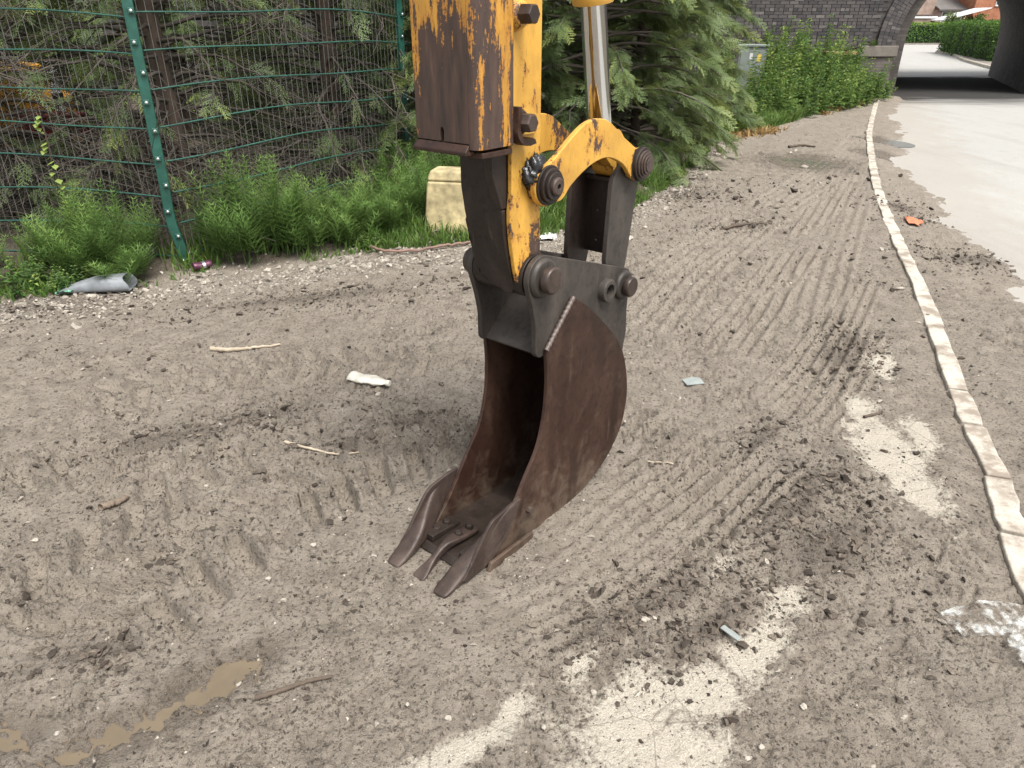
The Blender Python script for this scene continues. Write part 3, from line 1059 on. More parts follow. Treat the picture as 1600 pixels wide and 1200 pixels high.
def guard_place(u, v, t):
    base = float(np.interp(v, [0.90, 0.965, 1.06, 1.147, 1.25, 1.45], [0.262, 0.234, 0.206, 0.196, 0.198, 0.198]))
    return (base + t, -u, v)


guard_d = []
for i in range(len(guard)):
    p, q_ = guard[i], guard[(i + 1) % len(guard)]
    for t in range(4):
        guard_d.append((p[0] + (q_[0] - p[0]) * t / 4, p[1] + (q_[1] - p[1]) * t / 4))
link('guard_plate', prism(guard_d, -0.004, 0.012, guard_place), m_dark, IN, 0.003)
plate('front_rib', [(0.150, 1.42), (0.150, 1.27), (0.190, 1.17), (0.213, 1.17), (0.213, 1.42)], 0.040, 0.0695, m_dark, IN, 0.003)
disc('nose_boss', 0.313, 0.947, -0.098, 0.098, 0.068, m_dark, IN, 0.003)

# --- outer dipper: a channel wrapped round the front of the sliding one
OUT = empty('outer_dipper', (0, 0, 0), 0, ARM)
OUT['label'] = 'upper yellow dipper casing rubbed to bare brown steel at its lower end'
zt = 2.75
fp = [(-0.112, zt), (-0.112, 1.366), (-0.022, 1.366), (-0.022, 1.392), (-0.017, 1.402), (-0.013, 1.402), (-0.008, 1.394), (-0.010, 1.366), (0.082, 1.366), (0.082, zt)]
link('front_plate', prism(fp, 0.046, 0.060, lambda u, v, t: (t, -u, v)), m_yel_front, OUT, 0.002)
# folded corners: bent strips from front to side
for sgn in (1, -1):
    c = [(0.046, 0.082), (0.046, 0.088), (0.050, 0.102), (0.060, 0.111), (0.074, 0.115), (0.188, 0.115), (0.188, 0.101), (0.074, 0.101), (0.062, 0.096), (0.060, 0.082)]
    if sgn < 0:
        c = [(0.046, 0.1122), (0.050, 0.1150), (0.188, 0.1150), (0.188, 0.101), (0.060, 0.101), (0.060, 0.1122)]
    me = prism([(b, sgn * w) for b, w in c], 1.352, zt, lambda u, v, t: (u, -v, t))
    link('side_flange', me, m_yel_front, OUT, 0.002)
link('bottom_lip', prism([(0.030, 1.348), (0.0455, 1.366), (0.0455, 1.349), (0.064, 1.349), (0.064, 1.338), (0.030, 1.338)][::-1], -0.113, 0.085, bz), m_rust, OUT, 0.003)
plate('bottom_collar', [(0.065, 1.345), (0.186, 1.345), (0.186, 1.330), (0.065, 1.330)], -0.110, 0.113, m_rust, OUT, 0.002)
# wear pad housing on the exposed side, with its hex bolts
for sgn in (1, -1):
    q = lambda v: sgn * v
    w_lo, w_hi = sorted((q(0.0865), q(0.0985)))
    plate('pad_plate', [(0.1885, 1.640), (0.30, 1.505), (0.312, 1.37), (0.1885, 1.37)], w_lo, w_hi, m_yel, OUT, 0.002)
    for z_ in (1.668, 1.408):
        d_ = disc('bolt_boss', 0.222, z_, q(0.0865), q(0.120), 0.036, m_yel2 if z_ > 1.5 else m_rust, OUT, 0.005, rings=[(0.042, q(0.0865)), (0.036, q(0.106)), (0.028, q(0.120))])
        hexhead('bolt_head', 0.222, z_, q(0.119), q(0.156), 0.026, m_pin, d_)
    hook = [(0.188, 1.450), (0.203, 1.450), (0.200, 1.395)] + arc(0.232, 1.395, 0.032, 180, 300, 8) + [(0.262, 1.362), (0.268, 1.350), (0.24, 1.346)] + arc(0.232, 1.395, 0.048, 290, 185, 8) + [(0.188, 1.40)]
    w_lo, w_hi = sorted((q(0.099), q(0.132)))
    plate('bolt_guard', hook, w_lo, w_hi, m_rust, OUT, 0.002)

# --- tipping links (the pair of curved yellow levers)
tl = catmull([(0.300, 1.262), (0.375, 1.300), (0.455, 1.348), (0.520, 1.378), (0.583, 1.386), (0.650, 1.372), (0.735, 1.320), (0.830, 1.268)], 5)
tl += arc(0.862, 1.215, 0.058, 65, -115, 14)
tl += catmull([(0.80, 1.180), (0.765, 1.216), (0.715, 1.244), (0.650, 1.262), (0.585, 1.258), (0.520, 1.238), (0.455, 1.205), (0.415, 1.172), (0.385, 1.165)], 5)
tl += arc(0.337, 1.224, 0.062, -50, -215, 14)
for sgn in (1, -1):
    q = lambda v: sgn * v
    w_lo, w_hi = sorted((q(0.103), q(0.122)))
    t_ = plate('tipping_link', tl, w_lo, w_hi, m_yel if sgn > 0 else m_yel2, ARM, 0.0035)
    disc('end_boss', 0.862, 1.215, q(0.1225), q(0.136), 0.056, m_dark, t_, 0.003)
    plate('end_patch', arc(0.862, 1.215, 0.060, 100, -130, 14) + [(0.805, 1.178), (0.80, 1.22), (0.815, 1.268)], *sorted((q(0.1222), q(0.1245))), m_dark, t_, 0)
    for r_, a_, b_ in ((0.047, 0.136, 0.143), (0.040, 0.143, 0.150), (0.033, 0.150, 0.156), (0.024, 0.156, 0.160)):
        disc('pin_cap', 0.862, 1.215, q(a_), q(b_), r_, m_pin, t_, 0.0015)
    for r_, a_, b_ in ((0.058, 0.1222, 0.130), (0.050, 0.130, 0.142), (0.040, 0.142, 0.152)):
        disc('pin_cap', 0.337, 1.224, q(a_), q(b_), r_, m_dark, t_, 0.002)
    me = lathe_me([(0.008, q(0.145)), (0.008, q(0.164)), (0.022, q(0.164)), (0.027, q(0.160)), (0.027, q(0.150))], 28, lambda u, v, h: bz(0.337 + u, 1.224 + v, h), cap=False)
    link('grease_end', me, m_pin, t_, 0.001)
disc('pivot_tube', 0.337, 1.224, -0.102, 0.102, 0.056, m_yel2, ARM, 0.003)
disc('link_pin', 0.862, 1.215, -0.150, 0.150, 0.034, m_pin, ARM, 0.002)
# squeezed-out grease round the pivot
bm = bmesh.new()
bmesh.ops.create_icosphere(bm, subdivisions=4, radius=1.0)
rg = np.array([v.co[:] for v in bm.verts])
nn = fbm(rg[:, 0] * 2 + 5, rg[:, 1] * 2 + rg[:, 2] * 3, 2.2, 4)
for v, f in zip(bm.verts, nn):
    k_ = 1 + 1.3 * f
    v.co = Vector((0.300 + v.co.x * 0.040 * k_, -(0.098 + v.co.y * 0.024 * k_), 1.262 + v.co.z * 0.046 * k_))
me = bpy.data.meshes.new('grease')
bm.to_mesh(me)
bm.free()
link('grease', me, m_grease, ARM, smooth=True)

# --- bucket link (H shape: two rails and a recessed web)
HL = empty('bucket_link', (0, 0, 0), 0, ARM)
rail = arc(0.862, 1.215, 0.052, 10, 150, 10) + [(0.745, 1.185), (0.735, 1.16), (0.722, 0.90), (0.735, 0.83)] + arc(0.791, 0.799, 0.048, 150, 340, 12) + [(0.862, 0.88), (0.906, 1.16)]
for sgn in (1, -1):
    w_lo, w_hi = sorted((sgn * 0.074, sgn * 0.0935))
    plate('link_rail', rail, w_lo, w_hi, m_grey if sgn > 0 else m_dark, HL, 0.003)
# web with two small holes, built as a frame of strips round each hole
bmw = bmesh.new()
ws = [-0.0735, -0.030, -0.022, 0.040, 0.048, 0.0735]
zs = [0.885, 0.925, 0.933, 1.035, 1.043, 1.150]
for i in range(5):
    for j in range(5):
        if (i, j) in ((1, 1), (1, 3), (3, 3)):
            continue
        vs = [bmw.verts.new(bz(0.832, zz, w_)) for w_, zz in ((ws[i], zs[j]), (ws[i + 1], zs[j]), (ws[i + 1], zs[j + 1]), (ws[i], zs[j + 1]))]
        bmw.faces.new(vs)
bmesh.ops.remove_doubles(bmw, verts=bmw.verts, dist=1e-5)
me = bpy.data.meshes.new('link_web')
bmw.to_mesh(me)
bmw.free()
o = link('link_web', me, m_dark, HL)
sm = o.modifiers.new('solid', 'SOLIDIFY')
sm.thickness = 0.012
plate('web_lip', [(0.815, 1.150), (0.850, 1.150), (0.850, 1.163), (0.815, 1.163)], -0.0735, 0.0735, m_dark, HL, 0.002)

# --- bucket ram
RAM = empty('bucket_ram', (0, 0, 0), 0, ARM)
p0, p1 = np.array([0.700, 0, 1.72]), np.array([0.862, 0, 1.215])
p0 = np.array([0.712, 0, 1.675])
dr = p0 - np.array([0.772, 0, 1.362])
dr /= np.linalg.norm(dr)
base = np.array([0.772, 0, 1.362]) - dr * 0.09
path = np.array([base, base + dr * 0.2, base + dr * 0.5, base + dr * 0.9])
link('rod', tubes_mesh('rod', [(path, 0.041)], 48), m_chrome, RAM)
eye = catmull([(0.80, 1.205), (0.755, 1.25), (0.745, 1.31), (0.83, 1.325), (0.885, 1.27), (0.915, 1.215)], 4)
plate('rod_eye', eye + arc(0.862, 1.215, 0.056, 0, -170, 10), -0.045, 0.045, m_yel2, RAM, 0.004)
top = base + dr * 0.450
link('gland_nut', tubes_mesh('gland', [(np.array([top - dr * 0.014, top, top + dr * 0.06, top + dr * 0.061]), np.array([0.063, 0.067, 0.067, 0.06]))], 40), m_yel, RAM)
link('barrel', tubes_mesh('barrel', [(np.array([top + dr * 0.06, top + dr * 0.5, top + dr * 1.05]), 0.061)], 40), m_yel, RAM)

# ------------------------------------------------------------------ puddles
def mat_water(col, rough=0.04):
    m, nt, out = new_mat('muddy_water')
    k = NK(nt)
    v = k.coord('Object')
    n = k.noise(v, 26, 3)
    c = k.mix(k.ramp(k.noise(v, 9, 3), [(0.4, 0.0), (0.7, 0.5)]), col, tuple(x * 0.6 for x in col))
    k.pbsdf(out, c, rough, 0.0, k.bump(n, 0.12, 0.02), 0.6)
    return m


m_water = mat_water((0.150, 0.115, 0.074), 0.02)
m_water2 = mat_water((0.13, 0.125, 0.10))
for i, (cx, cy, rx, ry, a_) in enumerate(PUDDLES):
    pts = []
    for j in range(40):
        t = 2 * math.pi * j / 40
        u, v = rx * 1.7 * math.cos(t), ry * 1.7 * math.sin(t)
        pts.append((cx + u * math.cos(a_) - v * math.sin(a_), cy + u * math.sin(a_) + v * math.cos(a_)))
    zz = float(np.percentile(gzs(*np.array([(cx + rng.normal(0, rx * .4), cy + rng.normal(0, ry * .4)) for _ in range(80)]).T), 44 if i < 3 else 45))
    me = pymesh('puddle', [(p[0], p[1], zz) for p in pts], [list(range(40))])
    tag(link('puddle', me, m_water if i < 3 else m_water2), kind='structure')

# ------------------------------------------------------------------ crumbs, clods, grit and stones
ico = bmesh.new()
bmesh.ops.create_icosphere(ico, subdivisions=1, radius=1.0)
ICO_V = np.array([v.co[:] for v in ico.verts])
ICO_F = np.array([[v.index for v in f.verts] for f in ico.faces])
ico.free()
OCT_V = np.array([(1, 0, 0), (-1, 0, 0), (0, 1, 0), (0, -1, 0), (0, 0, 1), (0, 0, -1)], float)
OCT_F = np.array([[0, 2, 4], [2, 1, 4], [1, 3, 4], [3, 0, 4], [2, 0, 5], [1, 2, 5], [3, 1, 5], [0, 3, 5]])


def lumps(n, rs, px=None):
    out = []
    for _ in range(n):
        k = 1 + rs.normal(0, 0.30, len(px))
        out.append((px * k[:, None] + rs.normal(0, 0.24, px.shape)) * np.array([1.15, rs.uniform(0.55, 1), rs.uniform(0.45, 0.85)]))
    return out


def mat_crumb(name, a_, b_, rough=0.85):
    m, nt, out = new_mat(name)
    k = NK(nt)
    v = k.coord('Object')
    n = k.noise(v, 160, 3)
    c = k.ramp(k.island(), [(0.0, a_), (1.0, b_)])
    c = k.mix(k.ramp(n, [(0.35, 0.5), (0.6, 0.0)]), c, tuple(x * 0.5 for x in a_))
    k.pbsdf(out, c, rough, 0, k.bump(n, 0.4, 0.004), 0.3)
    return m


m_clod = mat_crumb('damp_mud_clods', (0.034, 0.026, 0.020), (0.190, 0.156, 0.123))
m_stone = mat_crumb('pale_grit', (0.19, 0.165, 0.135), (0.47, 0.425, 0.36))


def strew(name, xs, ys, size, mat, label, cat, seed, sink=0.25):
    rs = np.random.default_rng(seed)
    tv = lumps(8, rs, ICO_V) + lumps(12, rs, OCT_V * 1.15)
    zz = gzs(xs, ys)
    Vs, Fs, off = [], [], 0
    big = size > 0.0065 * (0.6 + 0.25 * ys)
    which = np.where(big, rs.integers(0, 8, len(xs)), rs.integers(8, 20, len(xs)))
    for w_ in range(20):
        k = which == w_
        if not k.any():
            continue
        M = rotz(rs.uniform(0, 6.28, k.sum()))
        T = np.stack([xs[k], ys[k], zz[k] + size[k] * (0.6 - 0.6 * sink * 2)], -1)
        V, Fa = scatter(tv[w_], ICO_F if w_ < 8 else OCT_F, M, T, size[k])
        Vs.append(V)
        Fs.append(Fa + off)
        off += len(V)
    me = fast_mesh(name, np.concatenate(Vs), np.concatenate(Fs))
    return tag(link(name, me, mat), label, cat, kind='stuff')


rs = np.random.default_rng(21)
cxs, cys, csz = [], [], []
for px, py, hx, hy, a_ in DARK:
    c = ground_at(px, py)
    n = int(60 + 2600 * hx * hy * (3.2 / max(1.5, c[1])) * 3)
    n = min(int(n * 1.6), 900)
    u, v = rs.normal(0, hx * 0.85, n), rs.normal(0, hy * 1.15, n)
    cxs.append(c[0] + u * math.cos(a_) - v * math.sin(a_))
    cys.append(c[1] + u * math.sin(a_) + v * math.cos(a_))
    csz.append(np.clip(rs.lognormal(-5.55, 0.55, n), 0.0012, 0.016) * (0.8 + 0.12 * c[1]))
# crumbs pushed up along the rims of the lug prints
for pts, hw, pitch, dep, sgn in LUG:
    pa = np.array(pts)
    n = 5000
    tx, ty = rs.uniform(pa[:, 0].min() - hw, pa[:, 0].max() + hw, n), rs.uniform(pa[:, 1].min() - hw, pa[:, 1].max() + hw, n)
    m_, bar_, rim_ = lug_parts(tx, ty, pts, hw, pitch, sgn)
    k = (m_ * rim_ > 0.55) & (rs.random(n) < 0.55 * smooth(-0.1, 0.15, fbm(tx, ty, 3, 2)))
    cxs.append(tx[k])
    cys.append(ty[k])
    csz.append(np.clip(rs.lognormal(-5.6, 0.5, k.sum()), 0.0015, 0.013))
# loose crumbs everywhere, thicker where the surface is churned
n = 110000
ty = 1.0 * np.exp(rs.uniform(0, math.log(9.0), n))
tx = ty * rs.uniform(-0.95, 0.95, n)
dens = smooth(-0.02, 0.26, fbm(tx + 9, ty + 77, 4.5, 3)) * 0.6 + 0.5 * smooth(0.0, 0.25, fbm(tx, ty, 1.3, 3))
bare_here = ground_fields(tx, ty)[1]['bare']
k = (rs.random(n) < (dens * 0.50 + 0.03) * (1 - 0.8 * smooth(0.3, 0.6, bare_here))) & (tx < edge_x(ty) - 0.3) & (ty < verge_y(tx) - 0.1) & (np.abs(tx - kerb_x(ty)) > 0.06)
cxs.append(tx[k])
cys.append(ty[k])
csz.append(np.clip(rs.lognormal(-6.15, 0.55, k.sum()), 0.0009, 0.011) * (0.45 + 0.38 * ty[k]))
for px, py, sz in [(250, 870, .022), (262, 878, .018), (243, 884, .016), (258, 892, .013), (150, 1030, .026), (165, 1040, .018), (138, 1036, .016), (190, 1048, .014), (20, 930, .022), (30, 940, .016),
                   (1330, 862, .020), (1310, 872, .016), (1290, 852, .014), (1345, 880, .012), (1130, 985, .018), (1110, 992, .014), (985, 975, .012), (1140, 1128, .018), (1150, 1118, .012), (405, 742, .016), (425, 746, .012),
                   (660, 655, .012), (690, 600, .014), (960, 880, .012), (545, 955, .014), (40, 560, .02), (590, 905, .010), (330, 800, .013), (325, 830, .012), (190, 650, .018), (1215, 995, .014), (875, 915, .010), (820, 905, .008)]:
    c = ground_at(px, py)
    m_ = 5
    cxs.append(c[0] + rs.normal(0, sz * 0.9, m_))
    cys.append(c[1] + rs.normal(0, sz * 0.7, m_))
    csz.append(sz * rs.uniform(0.35, 0.95, m_))
cxs, cys, csz = map(np.concatenate, (cxs, cys, csz))
strew('mud_clods', cxs, cys, csz, m_clod, 'dark moist mud crumbs strewn over the yard', 'mud', 5)
# grit
n = 9000
ty = 1.0 * np.exp(rs.uniform(0, math.log(14.0), n))
tx = ty * rs.uniform(-0.95, 0.85, n)
k = (rs.random(n) < 0.25 + 0.5 * smooth(0, 0.2, fbm(tx + 50, ty, 0.9, 3))) & (tx < edge_x(ty) - 0.3) & (ty < verge_y(tx))
gx_, gy_ = tx[k], ty[k]
gs_ = np.clip(rs.lognormal(-5.75, 0.5, k.sum()), 0.0012, 0.011) * (0.5 + 0.30 * gy_)
# a pale stony band along the foot of the verge
n = 3600
vx = rs.uniform(-3.6, 3.2, n)
vy = verge_y(vx) - 0.22 + rs.normal(0, 0.22, n)
vs_ = np.clip(rs.lognormal(-4.75, 0.5, n), 0.004, 0.028)
strew('loose_grit', np.r_[gx_, vx], np.r_[gy_, vy], np.r_[gs_, vs_], m_stone, 'pale grit and gravel lying over the mud', 'gravel', 6)

# single stones large enough to pick out
STONES = [(637, 1100, 'pale rounded stone alone on the mud at bottom centre'), (1022, 971, 'right hand of two touching pale stones beside the dark crumbs'), (1006, 972, 'left hand of two touching pale stones beside the dark crumbs'),
          (372, 1061, 'grey white pebble just above the dark twig in the foreground'), (420, 906, 'white pebble between the puddle and the bucket teeth'), (490, 853, 'white stone on smooth mud left of the bucket teeth'),
          (195, 862, 'white pebble beside the big clod in the left tyre prints'), (90, 1146, 'flat pale stone at the puddle edge in the left corner'), (1190, 1165, 'pale stone in front of the largest bare patch'),
          (850, 1132, 'pale stone left of the largest bare patch'), (1255, 1108, 'small pale stone right of the largest bare patch'), (320, 748, 'white stone on the mud by the left tyre prints'), (928, 1078, 'grey brown stone between two bare patches'), (700, 1122, 'tan stone near the bottom left bare strip')]
stone_meshes = []
for i in range(5):
    bm = bmesh.new()
    bmesh.ops.create_icosphere(bm, subdivisions=2, radius=1.0)
    q = np.array([v.co[:] for v in bm.verts])
    f = fbm(q[:, 0] * 1.5 + i * 7, q[:, 1] * 1.5 + q[:, 2] * 1.7, 1.0, 3)
    sx = (1, random.uniform(.65, .9), random.uniform(.5, .75))
    for v, ff in zip(bm.verts, f):
        kk = 1 + 0.9 * ff
        v.co = Vector((v.co.x * sx[0] * kk, v.co.y * sx[1] * kk, v.co.z * sx[2] * kk))
    me = bpy.data.meshes.new('stone')
    bm.to_mesh(me)
    bm.free()
    me.materials.append(m_stone)
    stone_meshes.append(me)
for i, (px, py, lb) in enumerate(STONES):
    x_, y_ = ground_at(px, py)
    o = link('stone', stone_meshes[i % 5])
    r_ = random.uniform(0.007, 0.013) * (0.6 + 0.25 * y_)
    o.scale = (r_, r_, r_)
    o.location = (x_, y_, gz(x_, y_) + r_ * 0.25)
    o.rotation_euler = (random.uniform(-.3, .3), random.uniform(-.3, .3), random.uniform(0, 6))
    tag(o, lb, 'stone', 'pale stones on the mud')

# ------------------------------------------------------------------ litter and sticks
m_wood = plain('bleached_stick', (0.42, 0.35, 0.26), 0.85, 0, 0.35, 40, 0.4)
m_wood2 = plain('dark_twig', (0.10, 0.075, 0.055), 0.9, 0, 0.35, 40, 0.4)


def stick(pts, r0, r1, mat, label, name='stick', lift=1.0):
    P = catmull([ground_at(*p) for p in pts], 8)
    n = len(P)
    rr = np.interp(np.arange(n), [0, n - 1], [r0, r1]) * (1 + 0.12 * np.sin(np.arange(n) * 2.1))
    zz = [gz(*p) for p in P]
    zz = np.convolve(np.r_[[zz[0]] * 4, zz, [zz[-1]] * 4], np.ones(9) / 9, 'valid') + 0.004
    path = np.array([(p[0], p[1], z + r * 0.8 * lift) for p, z, r in zip(P, zz, rr)])
    path = path + rng.normal(0, r0 * 0.12, path.shape)
    me = tubes_mesh(name, [(path, rr)], 7)
    return tag(link(name, me, mat), label, 'stick')


stick([(330, 549), (365, 550), (400, 545), (438, 540)], 0.014, 0.006, m_wood, 'longer pale bare stick lying on the mud towards the fence')
stick([(446, 694), (475, 703), (520, 714), (562, 715)], 0.0075, 0.0035, m_wood, 'thin pale curved twig between the tyre prints left of the bucket')
stick([(400, 1096), (440, 1082), (480, 1068), (520, 1060)], 0.008, 0.005, m_wood2, 'dark muddy twig in the left foreground near the puddle')
stick([(1012, 718), (1030, 719), (1052, 722)], 0.004, 0.003, m_wood, 'short straw coloured twig right of the bucket')
stick([(975, 730), (988, 720), (997, 716)], 0.005, 0.003, m_wood2, 'short dark twig close behind the bucket heel')
stick([(1128, 357), (1160, 352), (1205, 350)], 0.016, 0.008, m_wood2, 'dark stick lying in the rutted yard behind the arm')
stick([(1232, 231), (1250, 229), (1273, 231)], 0.02, 0.012, m_wood2, 'dark stick lying beside the far green puddle')
stick([(160, 800), (180, 790), (200, 778)], 0.014, 0.012, plain('muddy_branch', (0.20, 0.155, 0.115), 0.9, 0, 0.45, 60, 0.6), 'short muddy piece of branch in the left tyre prints')
stick([(1350, 652), (1372, 646), (1378, 644)], 0.007, 0.006, m_wood2, 'small dark stick lying on the pale patch near the kerb')

m_bot = plain('mud_smeared_plastic', (0.60, 0.57, 0.49), 0.45, 0, 0.45, 28, 0.3)


def squashed_bottle():
    root = empty('plastic_bottle', (*ground_at(577, 600), 0), R(-22))
    x_, y_ = ground_at(577, 600)
    root.location.z = gz(x_, y_) + 0.012
    tag(root, 'flattened off white plastic bottle lying on the mud', 'bottle')
    prof = [(0.020, -0.115), (0.034, -0.112), (0.038, -0.10), (0.038, -0.05), (0.036, -0.02), (0.038, 0.02), (0.036, 0.05), (0.024, 0.085), (0.014, 0.10), (0.014, 0.104)]
    V, Fa = [], []
    seg = 20
    for r, h in prof:
        for i in range(seg):
            t = 2 * math.pi * i / seg
            V.append((h, r * 1.12 * math.cos(t), r * 0.42 * math.sin(t) + 0.006 * math.sin(h * 60 + t * 2) * (r / .038)))
    for k_ in range(len(prof) - 1):
        for i in range(seg):
            j = (i + 1) % seg
            Fa.append([k_ * seg + i, k_ * seg + j, (k_ + 1) * seg + j, (k_ + 1) * seg + i])
    Fa.append(list(range(seg))[::-1])
    Fa.append([(len(prof) - 1) * seg + i for i in range(seg)])
    link('bottle_body', pymesh('bottle_body', V, Fa), m_bot, root, smooth=True)
    me = lathe_me([(0.0155, 0.1045), (0.017, 0.106), (0.017, 0.122), (0.0155, 0.124)], 18, lambda u, v, h: (h, u, v * 0.9))
    link('bottle_cap', me, m_bot, root, 0.001)


squashed_bottle()

# crumpled film
def film(name, outline_px, mat, label, cat, amp=0.02, res=26, seed=1, base=0.012):
    P = [ground_at(*p) for p in outline_px]
    P = np.array(catmull(P, 3, True))
    x0, y0 = P.min(0)
    x1, y1 = P.max(0)
    gx2, gy2 = np.meshgrid(np.linspace(x0, x1, res), np.linspace(y0, y1, res))
    pts = np.stack([gx2.ravel(), gy2.ravel()], -1)
    ins = np.zeros(len(pts), bool)
    j = len(P) - 1
    for i in range(len(P)):
        c1 = (P[i, 1] > pts[:, 1]) != (P[j, 1] > pts[:, 1])
        xx = (P[j, 0] - P[i, 0]) * (pts[:, 1] - P[i, 1]) / (P[j, 1] - P[i, 1] + 1e-12) + P[i, 0]
        ins ^= c1 & (pts[:, 0] < xx)
        j = i
    sz = max(x1 - x0, y1 - y0)
    fold = np.abs(fbm(pts[:, 0] + seed, pts[:, 1], 3.0 / sz, 3)) * 2 + 0.5 * np.abs(fbm(pts[:, 0], pts[:, 1] + seed, 9.0 / sz, 2))
    z = gzs(pts[:, 0], pts[:, 1]) + base + amp * fold
    V = np.stack([pts[:, 0], pts[:, 1], z], -1)
    Fa = []
    for i in range(res - 1):
        for j in range(res - 1):
            q = [i * res + j, i * res + j + 1, (i + 1) * res + j + 1, (i + 1) * res + j]
            if ins[q].sum() >= 3:
                Fa.append(q)
    me = fast_mesh(name, V, np.array(Fa), None, True)
    o = link(name, me, mat)
    so = o.modifiers.new('solid', 'SOLIDIFY')
    so.thickness = 0.001
    return tag(o, label, cat)


def mat_film(name, col):
    m, nt, out = new_mat(name)
    k = NK(nt)
    v = k.coord('Object')
    n = k.noise(v, 20, 5, 0.65)
    c = k.ramp(n, [(0.40, col), (0.55, (0.26, 0.22, 0.175))])
    p = k.pbsdf(out, c, 0.22, 0, k.bump(k.noise(v, 34, 4, 0.6, 1.2), 0.6, 0.01), 0.5)
    tr = k.n('ShaderNodeBsdfTransparent')
    mx = k.n('ShaderNodeMixShader')
    k.set(mx.inputs[0], k.ramp(n, [(0.35, 0.50), (0.60, 0.90)]))
    nt.links.new(p.outputs[0], mx.inputs[1])
    nt.links.new(tr.outputs[0], mx.inputs[2])
    nt.links.new(mx.outputs[0], out.inputs['Surface'])
    return m


film('plastic_bag', [(1462, 962), (1490, 950), (1535, 942), (1590, 945), (1640, 960), (1650, 1000), (1600, 985), (1545, 996), (1505, 996), (1485, 978)], mat_film('dirty_clear_film', (0.66, 0.67, 0.64)), 'torn crumpled clear plastic bag on the mud at the right edge', 'plastic bag', 0.015, 60, 2, 0.004)
film('plastic_scrap', [(1572, 1000), (1590, 985), (1625, 1010), (1650, 1060), (1590, 1045), (1578, 1025)], mat_film('dirty_clear_film2', (0.66, 0.67, 0.64)), 'small torn strip of clear plastic beside the plastic bag', 'plastic scrap', 0.026, 30, 4)
film('orange_scrap', [(1412, 340), (1435, 340), (1442, 350), (1420, 352)], plain('orange_plastic', (0.62, 0.20, 0.10), 0.5, 0, .3, 30), 'crumpled orange plastic scrap on the mud by the kerb', 'plastic scrap', 0.04, 14, 7)
film('white_scrap', [(840, 372), (860, 366), (872, 374), (850, 378)], plain('white_plastic', (0.70, 0.70, 0.66), 0.5, 0, .2, 30), 'white plastic scrap on the grass edge behind the arm', 'plastic scrap', 0.03, 14, 9)
m_slate = plain('grey_slate', (0.26, 0.285, 0.27), 0.6, 0, 0.2, 30, 0.1)
x_, y_ = ground_at(1140, 999)
o = link('slate_chip', box_me(-0.032, 0.032, -0.010, 0.010, 0, 0.005), m_slate, None, 0.0015, 1, (x_, y_, gz(x_, y_) + 0.016), R(-52))
tag(o, 'thin flat grey green chip lying on the pale patch', 'chip')
x_, y_ = ground_at(1082, 597)
o = link('slate_chip', prism([(-.05, -.03), (.045, -.04), (.055, .02), (.02, .045), (-.045, .03)], 0, .006, lambda u, v, t: (u, v, t)), m_slate, None, 0.0015, 1, (x_, y_, gz(x_, y_) + 0.012), 0.3)
tag(o, 'flat square grey chip pressed into the mud behind the bucket', 'chip')

# grey duct offcut, green sheet, crushed can at the foot of the fence
m_duct = plain('grey_plastic', (0.23, 0.245, 0.26), 0.6, 0, 0.35, 12, 0.1)
m_gsheet = plain('green_sheet', (0.18, 0.46, 0.30), 0.5, 0, 0.25, 12, 0.1)
x_, y_ = ground_at(160, 458)
duct = empty('plastic_duct', (x_, y_, gz(x_, y_)), R(4))
tag(duct, 'crushed grey plastic duct offcut lying below the fence', 'duct')
cs = []
for i in range(24):
    t = 2 * math.pi * i / 24
    cs.append((0.075 * math.copysign(abs(math.cos(t)) ** 0.6, math.cos(t)), 0.055 + 0.055 * math.copysign(abs(math.sin(t)) ** 0.6, math.sin(t))))
V, Fa = [], []
for k_, (xx, sc_) in enumerate([(-0.26, 0.10), (-0.12, 0.55), (0.0, 0.85), (0.20, 1.0)]):
    for u, v in cs:
        V.append((xx + 0.02 * math.sin(v * 40), u * (0.9 + 0.1 * sc_), v * sc_ + 0.004))
for k_ in range(3):
    for i in range(24):
        j = (i + 1) % 24
        Fa.append([k_ * 24 + i, k_ * 24 + j, (k_ + 1) * 24 + j, (k_ + 1) * 24 + i])
o = link('duct_wall', pymesh('duct', V, Fa), m_duct, duct, smooth=True)
so = o.modifiers.new('s', 'SOLIDIFY')
so.thickness = 0.006
film('green_sheet', [(88, 469), (105, 460), (128, 456), (122, 463), (100, 469)], m_gsheet, 'torn scrap of green plastic sheet beside the grey duct', 'plastic scrap', 0.03, 16, 3, 0.03)
x_, y_ = ground_at(318, 425)
can = empty('crushed_can', (x_, y_, gz(x_, y_) + 0.035), R(40))
tag(can, 'crushed purple and silver drink can at the fence post foot', 'can')
m_can = plain('purple_can', (0.13, 0.045, 0.085), 0.4, 0.4, 0.4, 30, 0.2)
m_can2 = plain('silver_can', (0.6, 0.6, 0.62), 0.3, 0.8, 0.2, 30, 0.2)
for nm, a_, b_, mt in (('can_body', -0.065, -0.002, m_can), ('can_band', -0.0019, 0.02, m_can2), ('can_shoulder', 0.0201, 0.066, m_can)):
    me = lathe_me([(0.030 if a_ < -.05 else 0.034, a_), (0.034, a_ + 0.006), (0.031, (a_ + b_) / 2), (0.034, b_ - 0.005), (0.034 if b_ < .05 else 0.027, b_)], 22, lambda u, v, h: (h, u, v * 0.85 + 0.1 * abs(h)))
    link(nm, me, mt, can, smooth=True)
